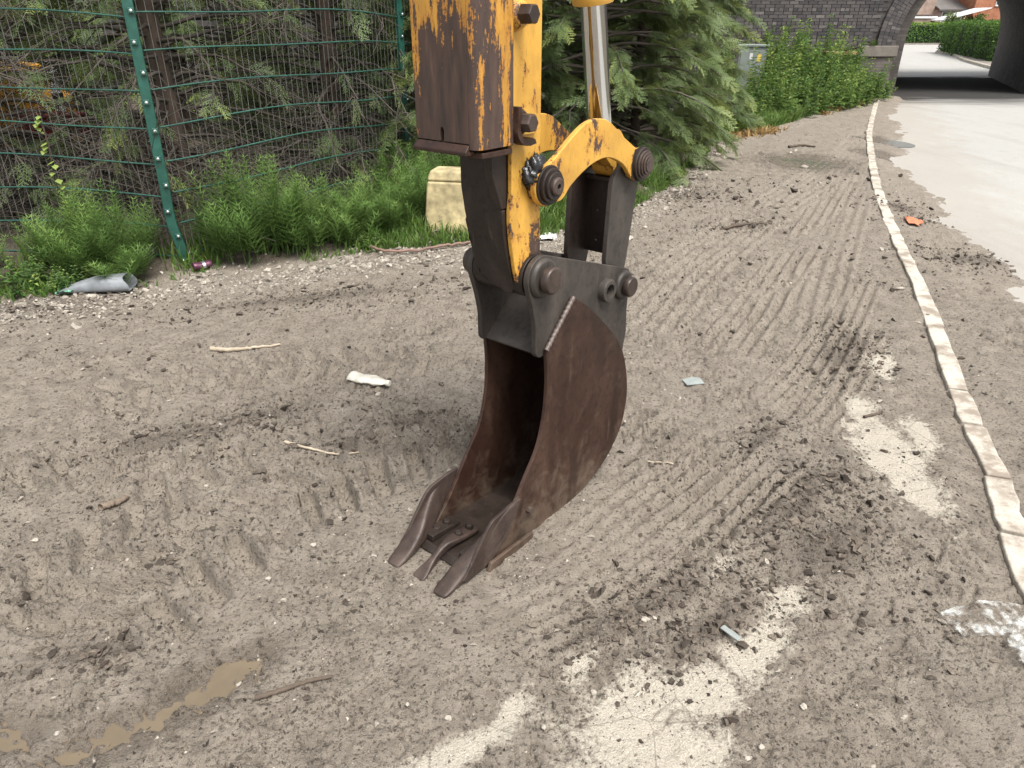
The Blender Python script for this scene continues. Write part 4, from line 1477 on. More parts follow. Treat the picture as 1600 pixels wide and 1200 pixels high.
# long red-brown hose at the foot of the grass
hp = [(*ground_at(*p), 0.06) for p in ((560, 385), (585, 393), (620, 397), (660, 394), (700, 388), (735, 384))]
hp = [(p[0], p[1], gz(p[0], p[1]) + 0.03) for p in catmull([h_[:2] for h_ in hp], 6)]
tag(link('old_hose', tubes_mesh('old_hose', [(np.array(hp), 0.011)], 8), plain('faded_red_hose', (0.20, 0.125, 0.095), 0.7, 0, .3, 20)), 'faded red brown hose lying along the grass edge', 'hose')

# pale yellow block behind the arm
m_blk = plain('pale_yellow_plastic', (0.56, 0.46, 0.25), 0.75, 0, 0.6, 16, 0.25)
x_, y_ = ground_at(716, 362)
blk = empty('barrier_block', (x_, y_, gz(x_, y_) - 0.02), R(-12))
tag(blk, 'faded yellow plastic barrier block standing in the grass behind the arm', 'barrier block')
def frustum(hx0, hy0, hx1, hy1, z0, z1):
    V = [(-hx0, -hy0, z0), (hx0, -hy0, z0), (hx0, hy0, z0), (-hx0, hy0, z0), (-hx1, -hy1, z1), (hx1, -hy1, z1), (hx1, hy1, z1), (-hx1, hy1, z1)]
    return pymesh('f', V, [[3, 2, 1, 0], [4, 5, 6, 7], [0, 1, 5, 4], [1, 2, 6, 5], [2, 3, 7, 6], [3, 0, 4, 7]])
link('block_body', frustum(0.26, 0.17, 0.225, 0.135, 0, 0.44), m_blk, blk, 0.02, 3)
link('block_shoulder', frustum(0.226, 0.136, 0.20, 0.11, 0.4405, 0.53), m_blk, blk, 0.025, 4)

# ------------------------------------------------------------------ welded mesh fence
m_green = plain('green_powder_coat', (0.015, 0.082, 0.060), 0.42, 0.0, 0.35, 18, 0.1)
m_wire = plain('green_wire', (0.022, 0.085, 0.064), 0.5, 0.0, 0.35, 30, 0.1)
m_wireg = plain('weathered_wire', (0.105, 0.112, 0.098), 0.6, 0.0, 0.35, 30, 0.1)
m_zinc = plain('zinc_bolt', (0.55, 0.57, 0.56), 0.35, 0.7, 0.2, 60, 0.1)
PA, PB, PC, PD = np.array([-2.48, 5.22]), np.array([-1.06, 7.5]), np.array([-5.05, 5.30]), np.array([0.24, 9.75])
FEN = empty('mesh_fence', (PA[0], PA[1], 0))
tag(FEN, 'green welded wire mesh fence with bolted posts in front of the dead conifers', 'fence')
HF = 2.25


def fpost(p, rz, bend=0.0, clamps=True):
    po = empty('post', (p[0] - PA[0], p[1] - PA[1], 0), rz, FEN)
    zs_ = np.array([-0.1, 0.0, 0.16, 0.30, 0.42, 0.60, 1.0, 1.6, HF + 0.1])
    off = bend * np.array([0, 0, -0.004, -0.030, -0.034, -0.026, -0.02, -0.012, 0])
    V, Fa = [], []
    for z_, o_ in zip(zs_, off):
        for u, v in ((-.034, -.022), (.034, -.022), (.034, .022), (-.034, .022)):
            V.append((u + o_, v, z_))
    for i in range(len(zs_) - 1):
        for j in range(4):
            k_ = (j + 1) % 4
            Fa.append([i * 4 + j, i * 4 + k_, i * 4 + 4 + k_, i * 4 + 4 + j])
    Fa += [[3, 2, 1, 0], [len(V) - 4 + j for j in range(4)]]
    link('post_tube', pymesh('post_tube', V, Fa), m_green, po, 0.005, 2)
    if clamps:
        for i, z_ in enumerate(np.arange(0.05, HF, 0.185)):
            o_ = float(np.interp(z_, zs_, off))
            u = 0.014 if i % 2 else -0.004
            cl = link('clamp', box_me(-0.020, 0.020, -0.012, 0, -0.018, 0.018), m_green, po, 0.004, 2, (u + o_, -0.0225, z_))
            me = lathe_me([(0.011, 0.0), (0.011, 0.006), (0.005, 0.010)], 12, lambda a1, b1, h: (a1, -0.0125 - h, b1))
            link('bolt', me, m_zinc, cl, 0, smooth=True)
    return po


fpost(PA, R(20), 1.0)
fpost(PB, R(55), 0.3)
fpost(PC, R(0), 0)
fpost(PD, R(55), 0, False)


def fpanel(p, q, bow, rows, dz0=0.0, sag=0.0):
    pn = empty('mesh_panel', (0, 0, 0), 0, FEN)
    L = np.linalg.norm(q - p)
    u = (q - p) / L
    nrm = np.array([-u[1], u[0]])

    def pt(s_, z_, out=0.0):
        t = s_ / L
        off = bow * 4 * t * (1 - t) * (0.5 + 0.5 * z_ / HF) + out
        xy = p + u * s_ + nrm * off - PA
        return (xy[0], xy[1], z_ + sag * (1 - abs(2 * t - 1) ** 1.5))
    for r_ in rows:
        path = np.array([pt(s_, r_ + 0.012 * math.sin(3 * s_ + r_ * 5), 0.004) for s_ in np.linspace(0.03, L - 0.03, 26)])
        link('rail_wire', tubes_mesh('rail_wire', [(path, 0.006)], 6), m_wire, pn)
        path2 = path + np.array([nrm[0], nrm[1], 0]) * 0.011
        link('rail_wire', tubes_mesh('rail_wire', [(path2, 0.0036)], 5), m_wire, pn)
    paths = []
    for s_ in np.arange(0.05, L, 0.055):
        w_ = rng.normal(0, 0.003, 6)
        paths.append((np.array([pt(s_ + w_[i], z_, 0.0105) for i, z_ in enumerate(np.linspace(0.02, HF, 6))]), 0.0025))
    o = link('upright_wires', tubes_mesh('upright_wires', paths, 4), m_wireg, pn)
    o['kind'] = 'stuff'


ROWS = np.arange(0.055, HF, 0.232)
fpanel(PA, PB, -0.12, ROWS + 0.02, sag=0.04)
fpanel(PC, PA, 0.05, ROWS, sag=0.05)
fpanel(PB, PD, 0.03, ROWS)
PE = np.array([-7.6, 5.34])
fpost(PE, R(0), 0, False)
fpanel(PE, PC, 0.03, ROWS)
# loose wire coil hooked on the post foot
cp = [np.array([-2.72 + 0.10 * math.cos(t * .9) * (0.7 + 0.3 * math.sin(t * 2.3)), 5.06 + 0.05 * math.sin(t * 1.3), 0.12 + 0.07 * math.sin(t)]) for t in np.linspace(0, 30, 150)]
tag(link('wire_coil', tubes_mesh('wire_coil', [(np.array(cp), 0.003)], 5), m_wireg), 'tangle of loose grey wire at the fence post foot', 'wire')

# ------------------------------------------------------------------ plants
m_con = mat_leaf('conifer_foliage', (0.034, 0.056, 0.028), (0.145, 0.205, 0.075), (0.44, 0.48, 0.130), 0.28)
m_dead = plain('dead_twigs', (0.085, 0.070, 0.056), 0.9, 0, 0.4, 12, 0.2)
m_bark = plain('conifer_bark', (0.085, 0.060, 0.045), 0.95, 0, 0.45, 14, 0.6)
m_horse = mat_leaf('horsetail_green', (0.050, 0.105, 0.028), (0.140, 0.245, 0.058), (0.32, 0.43, 0.125), 0.28)
m_weed = mat_leaf('weed_leaves', (0.030, 0.080, 0.020), (0.105, 0.205, 0.048), (0.34, 0.42, 0.110), 0.30, 0.45)
m_grass = mat_leaf('grass_blades', (0.040, 0.090, 0.020), (0.110, 0.200, 0.035), (0.26, 0.30, 0.090), 0.30)
m_dry = mat_leaf('dry_grass', (0.20, 0.13, 0.05), (0.36, 0.23, 0.09), (0.50, 0.36, 0.17), 0.2)
m_hedge = mat_leaf('hedge_leaves', (0.020, 0.055, 0.012), (0.060, 0.140, 0.020), (0.22, 0.36, 0.030), 0.25)


def spray_template(rs, dead=False):
    """A flat drooping conifer spray about 1 unit long lying along +x."""
    V, Fa, tip = [], [], []

    def tri(a_, b_, c_, t):
        i = len(V)
        V.extend([a_, b_, c_])
        Fa.append([i, i + 1, i + 2])
        tip.extend([t * 0.7, t * 0.7, t])

    def axis_pt(t):
        return np.array([t, 0.06 * math.sin(t * 4), -0.22 * t * t])
    for i in range(3):
        a_, b_ = axis_pt(i / 3), axis_pt((i + 1) / 3)
        tri(a_ + [0, .012, 0], a_ - [0, .012, 0], b_, 0.1)
    nb = 8
    for i in range(nb):
        t = 0.10 + 0.88 * i / nb
        for sgn in (-1, 1):
            L = (0.40 * (1 - t) + 0.12) * rs.uniform(0.75, 1.2) * min(1, t * 4 + .3)
            an = R(rs.uniform(32, 55))
            d = np.array([math.cos(an), sgn * math.sin(an), -0.18])
            nrm = np.array([-sgn * math.sin(an), math.cos(an) * 1, 0])
            p = axis_pt(t)
            w_ = 0.020
            tri(p - nrm * w_ * .6, p + nrm * w_ * .6, p + d * L, 0.4 + 0.5 * t)
            for q in range(3):
                tt = 0.28 + 0.25 * q
                pp = p + d * L * tt
                l2 = L * 0.42 * (1.1 - tt)
                for s2 in (-1, 1):
                    dd = d * 0.75 + nrm * s2 * 0.75
                    tri(pp - d * 0.016, pp + d * 0.022, pp + dd * l2 + np.array([0, 0, -0.05 * l2]), 0.5 + 0.5 * t * tt)
    return np.array(V), np.array(Fa), np.array(tip)


SPR = [spray_template(np.random.default_rng(40 + i)) for i in range(3)]


def conifer_meshes(seed, H, Rr, zlow, zgreen, nbr, per, size, rtop=0.15):
    """returns (trunk, twigs, foliage) meshes of a tree standing at the origin."""
    rs = np.random.default_rng(seed)
    twigs, T_, D_, U_, S_, I_ = [], [], [], [], [], []
    for b in range(nbr):
        z0 = zlow + (H * 0.96 - zlow) * (b + rs.random()) / nbr
        az = b * 2.39996 + rs.normal(0, 0.3)
        rad = Rr * (1 - (z0 / H) ** 1.4) * rs.uniform(0.75, 1.12) + rtop
        t = np.linspace(0, 1, 9)
        rise = rs.uniform(0.0, 0.50)
        rr = rad * t
        zc = z0 + rad * (rise * t - 0.42 * t ** 2.4)
        swing = rs.normal(0, 0.18) * t ** 2
        P = np.stack([rr * np.cos(az + swing), rr * np.sin(az + swing), zc], -1) + rs.normal(0, 0.012, (9, 3))
        twigs.append((P, np.linspace(0.016, 0.004, 9) * (0.6 + 0.5 * rad)))
        for s_ in range(per):
            tt = rs.uniform(0.30, 1.0) ** 0.65
            i = min(7, int(tt * 8))
            fr = tt * 8 - i
            p = P[i] * (1 - fr) + P[i + 1] * fr
            d0 = P[i + 1] - P[i]
            d0 /= np.linalg.norm(d0)
            side = np.cross(d0, [0, 0, 1.0])
            sg = rs.choice([-1, 1])
            d = d0 * rs.uniform(0.5, 1.1) + side * sg * rs.uniform(0.1, 0.9) * (1.15 - 0.5 * tt) + np.array([0, 0, rs.uniform(-0.40, 0.42)])
            if p[2] < zgreen and rs.random() < 0.80:
                if rs.random() < 0.55:
                    L = rs.uniform(0.18, 0.5)
                    q = p + d / np.linalg.norm(d) * L * np.linspace(0, 1, 5)[:, None] + np.cumsum(rs.normal(0, 0.02, (5, 3)), 0)
                    twigs.append((q, np.linspace(0.0042, 0.0018, 5)))
                continue
            T_.append(p)
            D_.append(d)
            U_.append(np.array([rs.normal(0, .6), rs.normal(0, .6), 1.0]))
            S_.append(size * rs.uniform(0.65, 1.25) * (0.75 + 0.35 * tt))
            I_.append(tt)
    trunk = tubes_mesh('trunk', [(np.array([(0, 0, -0.15), (0.01, 0, 0.4), (0.03, 0.02, H * .4), (0, 0, H)]), np.array([0.13, 0.10, 0.07, 0.01]) * (0.4 + H / 7))], 10)
    tw = tubes_mesh('branches', twigs, 4)
    T_, D_, U_, S_, I_ = map(np.array, (T_, D_, U_, S_, I_))
    which = rs.integers(0, 3, len(T_))
    Vs, Fs, ts, off = [], [], [], 0
    for w_ in range(3):
        k = which == w_
        v0, f0, tp = SPR[w_]
        M = frames(D_[k], U_[k])
        V, Fa = scatter(v0, f0, M, T_[k], S_[k])
        Vs.append(V)
        Fs.append(Fa + off)
        off += len(V)
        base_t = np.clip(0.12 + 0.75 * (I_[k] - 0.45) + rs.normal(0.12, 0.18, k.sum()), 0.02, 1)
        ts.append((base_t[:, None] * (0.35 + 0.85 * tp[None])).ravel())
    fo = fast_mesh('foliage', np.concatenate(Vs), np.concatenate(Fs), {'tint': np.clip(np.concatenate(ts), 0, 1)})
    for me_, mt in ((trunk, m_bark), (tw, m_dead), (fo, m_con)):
        me_.materials.append(mt)
    return trunk, tw, fo


def plant_tree(name, meshes, names, loc, rz, scale, label, cat, group):
    r_ = empty(name, loc, rz)
    r_.scale = (scale, scale, scale)
    for me_, nm in zip(meshes, names):
        o_ = bpy.data.objects.new(nm, me_)
        COL.objects.link(o_)
        o_.parent = r_
    tag(r_, label, cat, group)
    return r_


CN = ('trunk', 'branches', 'crown')
lush = conifer_meshes(11, 4.6, 1.75, 0.30, 0.0, 160, 36, 0.255)
bare_c = conifer_meshes(12, 5.2, 1.45, 0.15, 2.0, 160, 24, 0.26)
gc = 'conifers along the fence line'
plant_tree('conifer_tree', lush, CN, (-0.72, 7.75, 0.0), 1.2, 0.5, 'young green conifer poking round the far fence post beside the dipper', 'conifer', gc)
plant_tree('conifer_tree', lush, CN, (1.75, 10.6, 0.0), 3.1, 0.72, 'shorter bright conifer on the right flank of the lush one', 'conifer', gc)
plant_tree('conifer_tree', lush, CN, (0.95, 9.5, 0.0), 0.4, 1.0, 'lush green conifer drooping over the grass just right of the digger arm', 'conifer', gc)
plant_tree('conifer_tree', lush, CN, (2.45, 13.0, 0.0), 2.2, 0.95, 'green conifer hiding the cabinet beside the weed bank', 'conifer', gc)
plant_tree('conifer_tree', lush, CN, (-0.55, 9.9, 0.0), 4.0, 0.95, 'dark green conifer behind the chromed ram and far fence post', 'conifer', gc)
plant_tree('conifer_tree', bare_c, CN, (-1.9, 8.0, 0.0), 0.0, 1.0, 'half dead conifer behind the right hand fence panel', 'conifer', gc)
plant_tree('conifer_tree', bare_c, CN, (-3.05, 6.75, 0.0), 2.0, 0.95, 'brown bare twigged conifer right behind the bolted fence post', 'conifer', gc)
plant_tree('conifer_tree', bare_c, CN, (-4.55, 6.35, 0.0), 3.5, 0.95, 'bare brown conifer trunk at the left edge behind the fence', 'conifer', gc)
plant_tree('conifer_tree', lush, CN, (-2.6, 11.2, 0.0), 5.0, 1.1, 'shaded conifer deep behind the right hand fence panel', 'conifer', gc)
plant_tree('conifer_tree', bare_c, CN, (-6.3, 7.4, 0.0), 1.0, 1.0, 'dim bare conifer beyond the yellow machine at far left', 'conifer', gc)
plant_tree('conifer_tree', lush, CN, (0.9, 13.6, 0.0), 0.9, 1.15, 'tall dark conifer standing behind the lush one by the arm', 'conifer', gc)
plant_tree('conifer_tree', lush, CN, (-5.2, 12.2, 0.0), 2.9, 1.2, 'dark conifer at the back of the yard behind the yellow machine', 'conifer', gc)
plant_tree('conifer_tree', lush, CN, (-8.2, 11.5, 0.0), 1.9, 1.2, 'dark conifer at the far left back of the yard', 'conifer', gc)
plant_tree('conifer_tree', lush, CN, (-0.8, 14.2, 0.0), 3.9, 1.2, 'rearmost dark conifer seen past the ram', 'conifer', gc)


# dead brush filling the gap under the conifers
def brush(seed, n, x0, x1, y0f, depth):
    rs = np.random.default_rng(seed)
    paths = []
    for _ in range(n):
        x_ = rs.uniform(x0, x1)
        y_ = y0f(x_) + rs.uniform(0.15, depth)
        z_ = abs(rs.normal(0, 0.45))
        d = rs.normal(0, 1, 3) * np.array([1, 0.7, 0.6])
        d /= np.linalg.norm(d)
        L = rs.uniform(0.25, 0.9)
        curl = rs.normal(0, 0.5, 3) * L
        t = np.linspace(0, 1, 6)[:, None]
        P = np.array([x_, y_, z_ + 0.05]) + d * L * t + curl * t * t * 0.6
        P[:, 2] = np.maximum(P[:, 2], 0.05)
        paths.append((P, np.linspace(0.0048, 0.0018, 6)))
    return tubes_mesh('brush', paths, 4)


def fence_y(x_):
    return np.interp(x_, [-5.05, -2.48, -1.06, 0.24], [5.30, 5.22, 7.5, 9.75])


tag(link('dead_brushwood', brush(5, 1700, -5.6, -0.9, fence_y, 2.0), m_dead), 'tangle of dead brown twigs behind the mesh fence', 'brushwood', kind='stuff')


# horsetail
def horsetail_mesh(seed, nst, spread, hgt):
    rs = np.random.default_rng(seed)
    V, ts = [], []
    for _ in range(nst):
        a_ = rs.uniform(0, 6.28)
        r_ = spread * math.sqrt(rs.random())
        bx, by = r_ * math.cos(a_), r_ * math.sin(a_) * 0.8
        h_ = hgt * rs.uniform(0.6, 1.1) * (1 - 0.35 * (r_ / spread) ** 2)
        lean = np.array([bx, by]) / spread * 0.35 * h_ + rs.normal(0, 0.06, 2)
        tint0 = rs.uniform(0.1, 0.75)

        def sp(t):
            return np.array([bx + lean[0] * t ** 1.5, by + lean[1] * t ** 1.5, h_ * t])
        for i in range(5):
            p, q = sp(i / 5), sp((i + 1) / 5)
            V += [p + [.003, 0, 0], p - [.003, 0, 0], q]
            ts += [tint0 * .6] * 3
        nw = int(h_ / 0.036)
        for wi in range(nw):
            t = 0.18 + 0.8 * wi / nw
            p = sp(t)
            L = (0.20 * (1 - t) + 0.035) * rs.uniform(.8, 1.15) * min(1, (t) * 3.5)
            ph = rs.uniform(0, 6.28)
            for j in range(7):
                az = ph + j * 0.8976
                up = rs.uniform(0.45, 0.8)
                d = np.array([math.cos(az), math.sin(az), up])
                m_ = p + d * L * 0.5
                e = p + d * L * np.array([1, 1, 0.75])
                sd_ = np.array([-math.sin(az), math.cos(az), 0]) * 0.0036
                V += [p - sd_, p + sd_, e]
                tv_ = np.clip(tint0 + 0.35 * t - 0.15, 0, 1)
                ts += [tv_ * 0.7, tv_ * 0.7, min(1, tv_ * 1.15)]
    V = np.array(V)
    me_ = fast_mesh('fronds', V, np.arange(len(V)).reshape(-1, 3), {'tint': ts})
    me_.materials.append(m_horse)
    return me_


hm = [horsetail_mesh(1, 58, 0.36, 0.62), horsetail_mesh(2, 46, 0.30, 0.52), horsetail_mesh(3, 30, 0.24, 0.40)]
HT = [(-2.0, 5.5, 0, 1.22, 'tall bright horsetail clump just right of the bolted fence post'), (-1.55, 5.72, 1, 1.05, 'lower horsetail clump on the right flank of the tall bright one'),
      (-2.95, 5.0, 0, 1.0, 'horsetail clump in front of the fence just left of the post'), (-3.25, 5.1, 1, 0.8, 'horsetail clump under the left fence panel beside the bindweed'), (-2.72, 4.78, 2, 0.8, 'small horsetail clump drooping over the grey duct'),
      (-1.18, 6.12, 1, 0.95, 'horsetail clump between the tall one and the yellow block'), (-0.85, 6.45, 0, 0.85, 'horsetail clump just left of the yellow block'), (-0.95, 6.95, 0, 1.0, 'horsetail clump at the far fence post behind the yellow block'),
      (-0.35, 7.3, 0, 1.0, 'horsetail clump hidden partly behind the dipper'), (-1.35, 5.85, 2, 1.0, 'small horsetail tuft along the grass edge'), (-3.9, 4.95, 2, 0.8, 'thin horsetail tuft at the left edge of the fence'), (0.25, 6.9, 1, 0.8, 'horsetail clump seen between the dipper and the bucket link')]
for i, (x_, y_, mi, s_, lb) in enumerate(HT):
    r_ = empty('horsetail', (x_, y_, gz(x_, y_)), i * 1.3)
    r_.scale = (s_, s_, s_)
    o_ = bpy.data.objects.new('fronds', hm[mi])
    COL.objects.link(o_)
    o_.parent = r_
    tag(r_, lb, 'horsetail', 'horsetail clumps along the fence')


# grass
def blades(name, xs, ys, hs, mat, label, seed, lean=0.5, wid=0.006, zf=None):
    rs = np.random.default_rng(seed)
    n = len(xs)
    zz = gzs(xs, ys) if zf is None else zf
    az = rs.uniform(0, 6.28, n)
    fw = rs.uniform(0, 6.28, n)
    ln = np.abs(rs.normal(0, lean, n)) * hs
    p = np.stack([xs, ys, zz - 0.01], -1)
    sd_ = np.stack([np.cos(az), np.sin(az), 0 * az], -1) * wid * (0.6 + rs.random(n))[:, None]
    ld = np.stack([np.cos(fw), np.sin(fw), 0 * fw], -1) * ln[:, None]
    up = np.stack([0 * hs, 0 * hs, hs], -1)
    V = np.stack([p - sd_, p + sd_, p + up * 0.6 + ld * 0.35 + sd_ * .7, p + up * 0.6 + ld * 0.35 - sd_ * .7, p + up * 0.92 + ld], 1)
    b = np.arange(n)[:, None] * 5
    Fa = np.concatenate([b + [0, 1, 2], b + [0, 2, 3], b + [3, 2, 4]])
    t0 = np.clip(rs.normal(0.4, 0.22, n), 0, 1)
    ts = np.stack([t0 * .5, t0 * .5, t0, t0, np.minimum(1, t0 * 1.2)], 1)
    me_ = fast_mesh(name, V.reshape(-1, 3), Fa, {'tint': ts.ravel()})
    return tag(link(name, me_, mat), label, 'grass', kind='stuff')


rs = np.random.default_rng(77)
n = 34000
x_ = rs.uniform(-7.5, 3.3, n)
dv = np.abs(rs.normal(0, 0.55, n)) + 0.02
y_ = verge_y(x_) + dv
k = (rs.random(n) < smooth(-0.16, 0.14, fbm(x_ + 4, y_, 1.7, 3)) * (0.55 + 0.45 * (x_ > -1.2))) & (y_ < 13)
x_, y_, dv = x_[k], y_[k], dv[k]
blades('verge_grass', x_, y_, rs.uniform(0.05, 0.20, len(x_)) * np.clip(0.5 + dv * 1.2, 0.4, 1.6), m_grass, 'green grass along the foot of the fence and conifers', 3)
n = 6000
x_ = rs.uniform(3.0, 9.0, n)
y_ = verge_y(x_) + np.abs(rs.normal(0, 0.35, n))
blades('verge_grass', x_, y_, rs.uniform(0.06, 0.30, n), m_grass, 'long green grass in front of the weed bank', 4, 0.8, 0.008)
n = 2600
x_ = np.r_[rs.uniform(3.4, 5.0, n // 2), rs.uniform(6.2, 8.9, n // 2)]
y_ = verge_y(x_) - 0.12 + rs.normal(0, 0.14, n)
k = fbm(x_, y_, 1.1, 2) > -0.08
blades('dry_grass', x_[k], y_[k], rs.uniform(0.04, 0.14, k.sum()), m_dry, 'orange dry grass along the foot of the weed bank', 5, 1.2, 0.012)


# leafy weeds
def weed_mesh(seed, nst, spread, hgt, leaf):
    rs = np.random.default_rng(seed)
    V, ts, Fa = [], [], []
    for _ in range(nst):
        a_ = rs.uniform(0, 6.28)
        r_ = spread * math.sqrt(rs.random())
        bx, by = r_ * math.cos(a_), r_ * math.sin(a_)
        h_ = hgt * rs.uniform(0.55, 1.08) * (1 - 0.25 * (r_ / spread) ** 2)
        lx, ly = bx / spread * 0.22 * h_ + rs.normal(0, .06), by / spread * 0.22 * h_ + rs.normal(0, .06)
        t0 = rs.uniform(0.0, 0.85)
        nl = int(h_ / 0.055)
        for i in range(nl):
            t = 0.12 + 0.88 * (i + rs.random() * .5) / nl
            p = np.array([bx + lx * t * t, by + ly * t * t, h_ * t])
            L = leaf * (1.15 - 0.75 * t) * rs.uniform(.75, 1.2)
            ph = (i % 2) * 1.57 + rs.normal(0, .4)
            for sgn in (0, math.pi):
                az = ph + sgn
                d = np.array([math.cos(az), math.sin(az), rs.uniform(-0.15, 0.55)])
                sd_ = np.array([-math.sin(az), math.cos(az), 0]) * L * 0.26
                b = len(V)
                m_ = p + d * L * 0.45
                V += [p, m_ + sd_ + [0, 0, .012], p + d * L + np.array([0, 0, -0.30 * L]), m_ - sd_ + [0, 0, .012], m_ - [0, 0, 0.012]]
                Fa += [[b, b + 4, b + 1], [b + 4, b + 2, b + 1], [b, b + 3, b + 4], [b + 4, b + 3, b + 2]]
                tv_ = float(np.clip(t0 + 0.5 * (t - .6) + rs.normal(0, .1), 0, 1))
                ts += [tv_] * 5
        for i in range(4):
            p0_ = np.array([bx + lx * (i / 4) ** 2, by + ly * (i / 4) ** 2, h_ * i / 4])
            p1_ = np.array([bx + lx * ((i + 1) / 4) ** 2, by + ly * ((i + 1) / 4) ** 2, h_ * (i + 1) / 4])
            b = len(V)
            V += [p0_ + [.006, 0, 0], p0_ - [.006, 0, 0], p1_]
            Fa.append([b, b + 1, b + 2])
            ts += [0.2] * 3
    me_ = fast_mesh('leaves', np.array(V), np.array(Fa), {'tint': ts})
    me_.materials.append(m_weed)
    return me_


wm = [weed_mesh(1, 30, 0.55, 1.45, 0.17), weed_mesh(2, 34, 0.60, 1.0, 0.14), weed_mesh(3, 26, 0.45, 0.62, 0.12)]
WD = [(4.55, 14.6, 2, 1.0, 'low weed clump at the near left end of the weed bank'), (5.15, 15.1, 1, 0.85, 'weed clump in front of the grey green cabinet'), (5.75, 16.3, 0, 0.92, 'tall weed clump just right of the cabinet'),
      (6.45, 16.9, 0, 1.0, 'tallest pale topped weed clump in the middle of the bank'), (7.1, 17.6, 0, 0.92, 'tall weed clump against the brick wall right of the tallest'), (5.85, 15.35, 1, 0.8, 'mid height weed clump at the front centre of the bank'),
      (6.5, 16.05, 1, 0.85, 'mid height weed clump before the tallest one'), (7.25, 16.85, 1, 0.85, 'mid height weed clump towards the arch'), (7.95, 17.6, 1, 0.85, 'dark leaved weed clump nearing the pier'),
      (8.55, 18.35, 2, 1.1, 'low weed clump close to the pier foot'), (8.95, 18.85, 2, 0.9, 'last small weed clump at the pier corner'), (7.75, 18.5, 0, 0.75, 'weed clump under the sandstone ledge'), (5.1, 17.9, 0, 0.9, 'weed clump behind the cabinet'),
      (6.2, 18.2, 0, 1.0, 'weed clump at the back against the brick wall'), (3.9, 13.6, 2, 0.9, 'weed clump under the right hand conifer skirt'), (4.35, 15.6, 1, 0.9, 'weed clump left of the cabinet'), (8.35, 17.95, 2, 1.0, 'small weed clump before the dark leaved one'), (4.9, 14.2, 2, 0.9, 'low weed clump at the grassy edge before the cabinet'), (5.5, 14.75, 2, 1.0, 'low bright weed clump at the edge right of the cabinet'), (6.2, 15.5, 2, 0.9, 'low weed clump at the edge below the tallest weeds'), (6.9, 16.3, 2, 0.9, 'low weed clump at the edge between the cabinet and the pier'), (7.6, 17.0, 2, 0.9, 'low weed clump at the edge nearer the pier'), (4.2, 13.2, 2, .7, 'smallest weed clump at the near tip of the bank')]
for i, (x_, y_, mi, s_, lb) in enumerate(WD):
    r_ = empty('weed_clump', (x_, y_, gz(x_, y_)), i * 2.1)
    r_.scale = (s_ * 1.15, s_ * 1.15, s_ * 1.12 * (0.80, 1.22, 0.95, 1.1, 0.85)[i % 5])
    o_ = bpy.data.objects.new('leaves', wm[mi])
    COL.objects.link(o_)
    o_.parent = r_
    tag(r_, lb, 'weeds', 'leafy weeds on the bank')
# broad-leaved low plants in the verge at far left, and bindweed
for i, (x_, y_, s_, lb) in enumerate([(-3.35, 4.62, 0.5, 'low broad leaved weed at the left edge below the fence'), (-3.0, 4.72, 0.42, 'low broad leaved weed beside the green plastic scrap'), (-1.22, 5.70, 0.30, 'small pale weed at the grass edge by the hose'), (-3.7, 4.55, .5, 'low broad leaved weed at the extreme left')]):
    r_ = empty('weed_clump', (x_, y_, gz(x_, y_)), i * 2.1)
    r_.scale = (s_, s_, s_ * .8)
    o_ = bpy.data.objects.new('leaves', wm[2])
    COL.objects.link(o_)
    o_.parent = r_
    tag(r_, lb, 'weeds', 'leafy weeds on the bank')


# ------------------------------------------------------------------ bindweed climbing the mesh
def bindweed():
    rs = np.random.default_rng(9)
    V, Fa, ts = [], [], []
    for i in range(40):
        z_ = 0.10 + 0.025 * i
        x_ = -3.22 - 0.06 * (i / 40) + 0.02 * math.sin(i)
        L = rs.uniform(0.03, 0.065)
        az = rs.uniform(3.3, 6.1)
        d = np.array([math.cos(az), math.sin(az), -0.5])
        sd_ = np.array([-math.sin(az), math.cos(az), 0]) * L * .42
        p = np.array([x_, 5.20, z_])
        b = len(V)
        V += [p, p + d * L * .35 + sd_, p + d * L, p + d * L * .35 - sd_]
        Fa += [[b, b + 1, b + 2], [b, b + 2, b + 3]]
        ts += [0.9] * 4
    r_ = empty('bindweed', (-3.22, 5.2, 0))
    V = np.array(V) - np.array([-3.22, 5.2, 0])
    me_ = fast_mesh('leaves', V, np.array(Fa), {'tint': ts})
    link('leaves', me_, m_weed, r_)
    st = np.array([(0.02 * math.sin(t * 9) - 0.06 * t, 0, 1.1 * t) for t in np.linspace(0, 1, 30)])
    link('stem', tubes_mesh('stem', [(st, 0.004)], 5), m_bark, r_)
    tag(r_, 'yellow green bindweed climbing the left fence panel', 'bindweed')


bindweed()

# ------------------------------------------------------------------ yard things behind the left panel
m_orange = plain('machine_yellow', (0.62, 0.30, 0.03), 0.5, 0, 0.3, 6, 0.1)
m_red = plain('machine_red', (0.22, 0.018, 0.02), 0.5, 0, 0.35, 10, 0.1)
m_white = plain('white_paint', (0.72, 0.73, 0.72), 0.45, 0, 0.15, 10, 0.05)
m_black = plain('black_rubber', (0.02, 0.02, 0.02), 0.7, 0, 0.3, 20, 0.2)
mach = empty('yellow_machine', (-5.55, 7.9, 0.0), R(15))
tag(mach, 'yellow plant machine glimpsed through the fence at far left', 'machine')
link('machine_body', prism([(-0.8, 0.35), (0.75, 0.35), (0.80, 0.9), (0.55, 1.25), (-0.3, 1.35), (-0.8, 1.2)], -0.45, 0.45, lambda u, v, t: (u, t, v)), m_orange, mach, 0.03)
link('machine_deck', box_me(-0.9, 0.85, -0.5, 0.5, 0.22, 0.345), m_black, mach, 0.02)
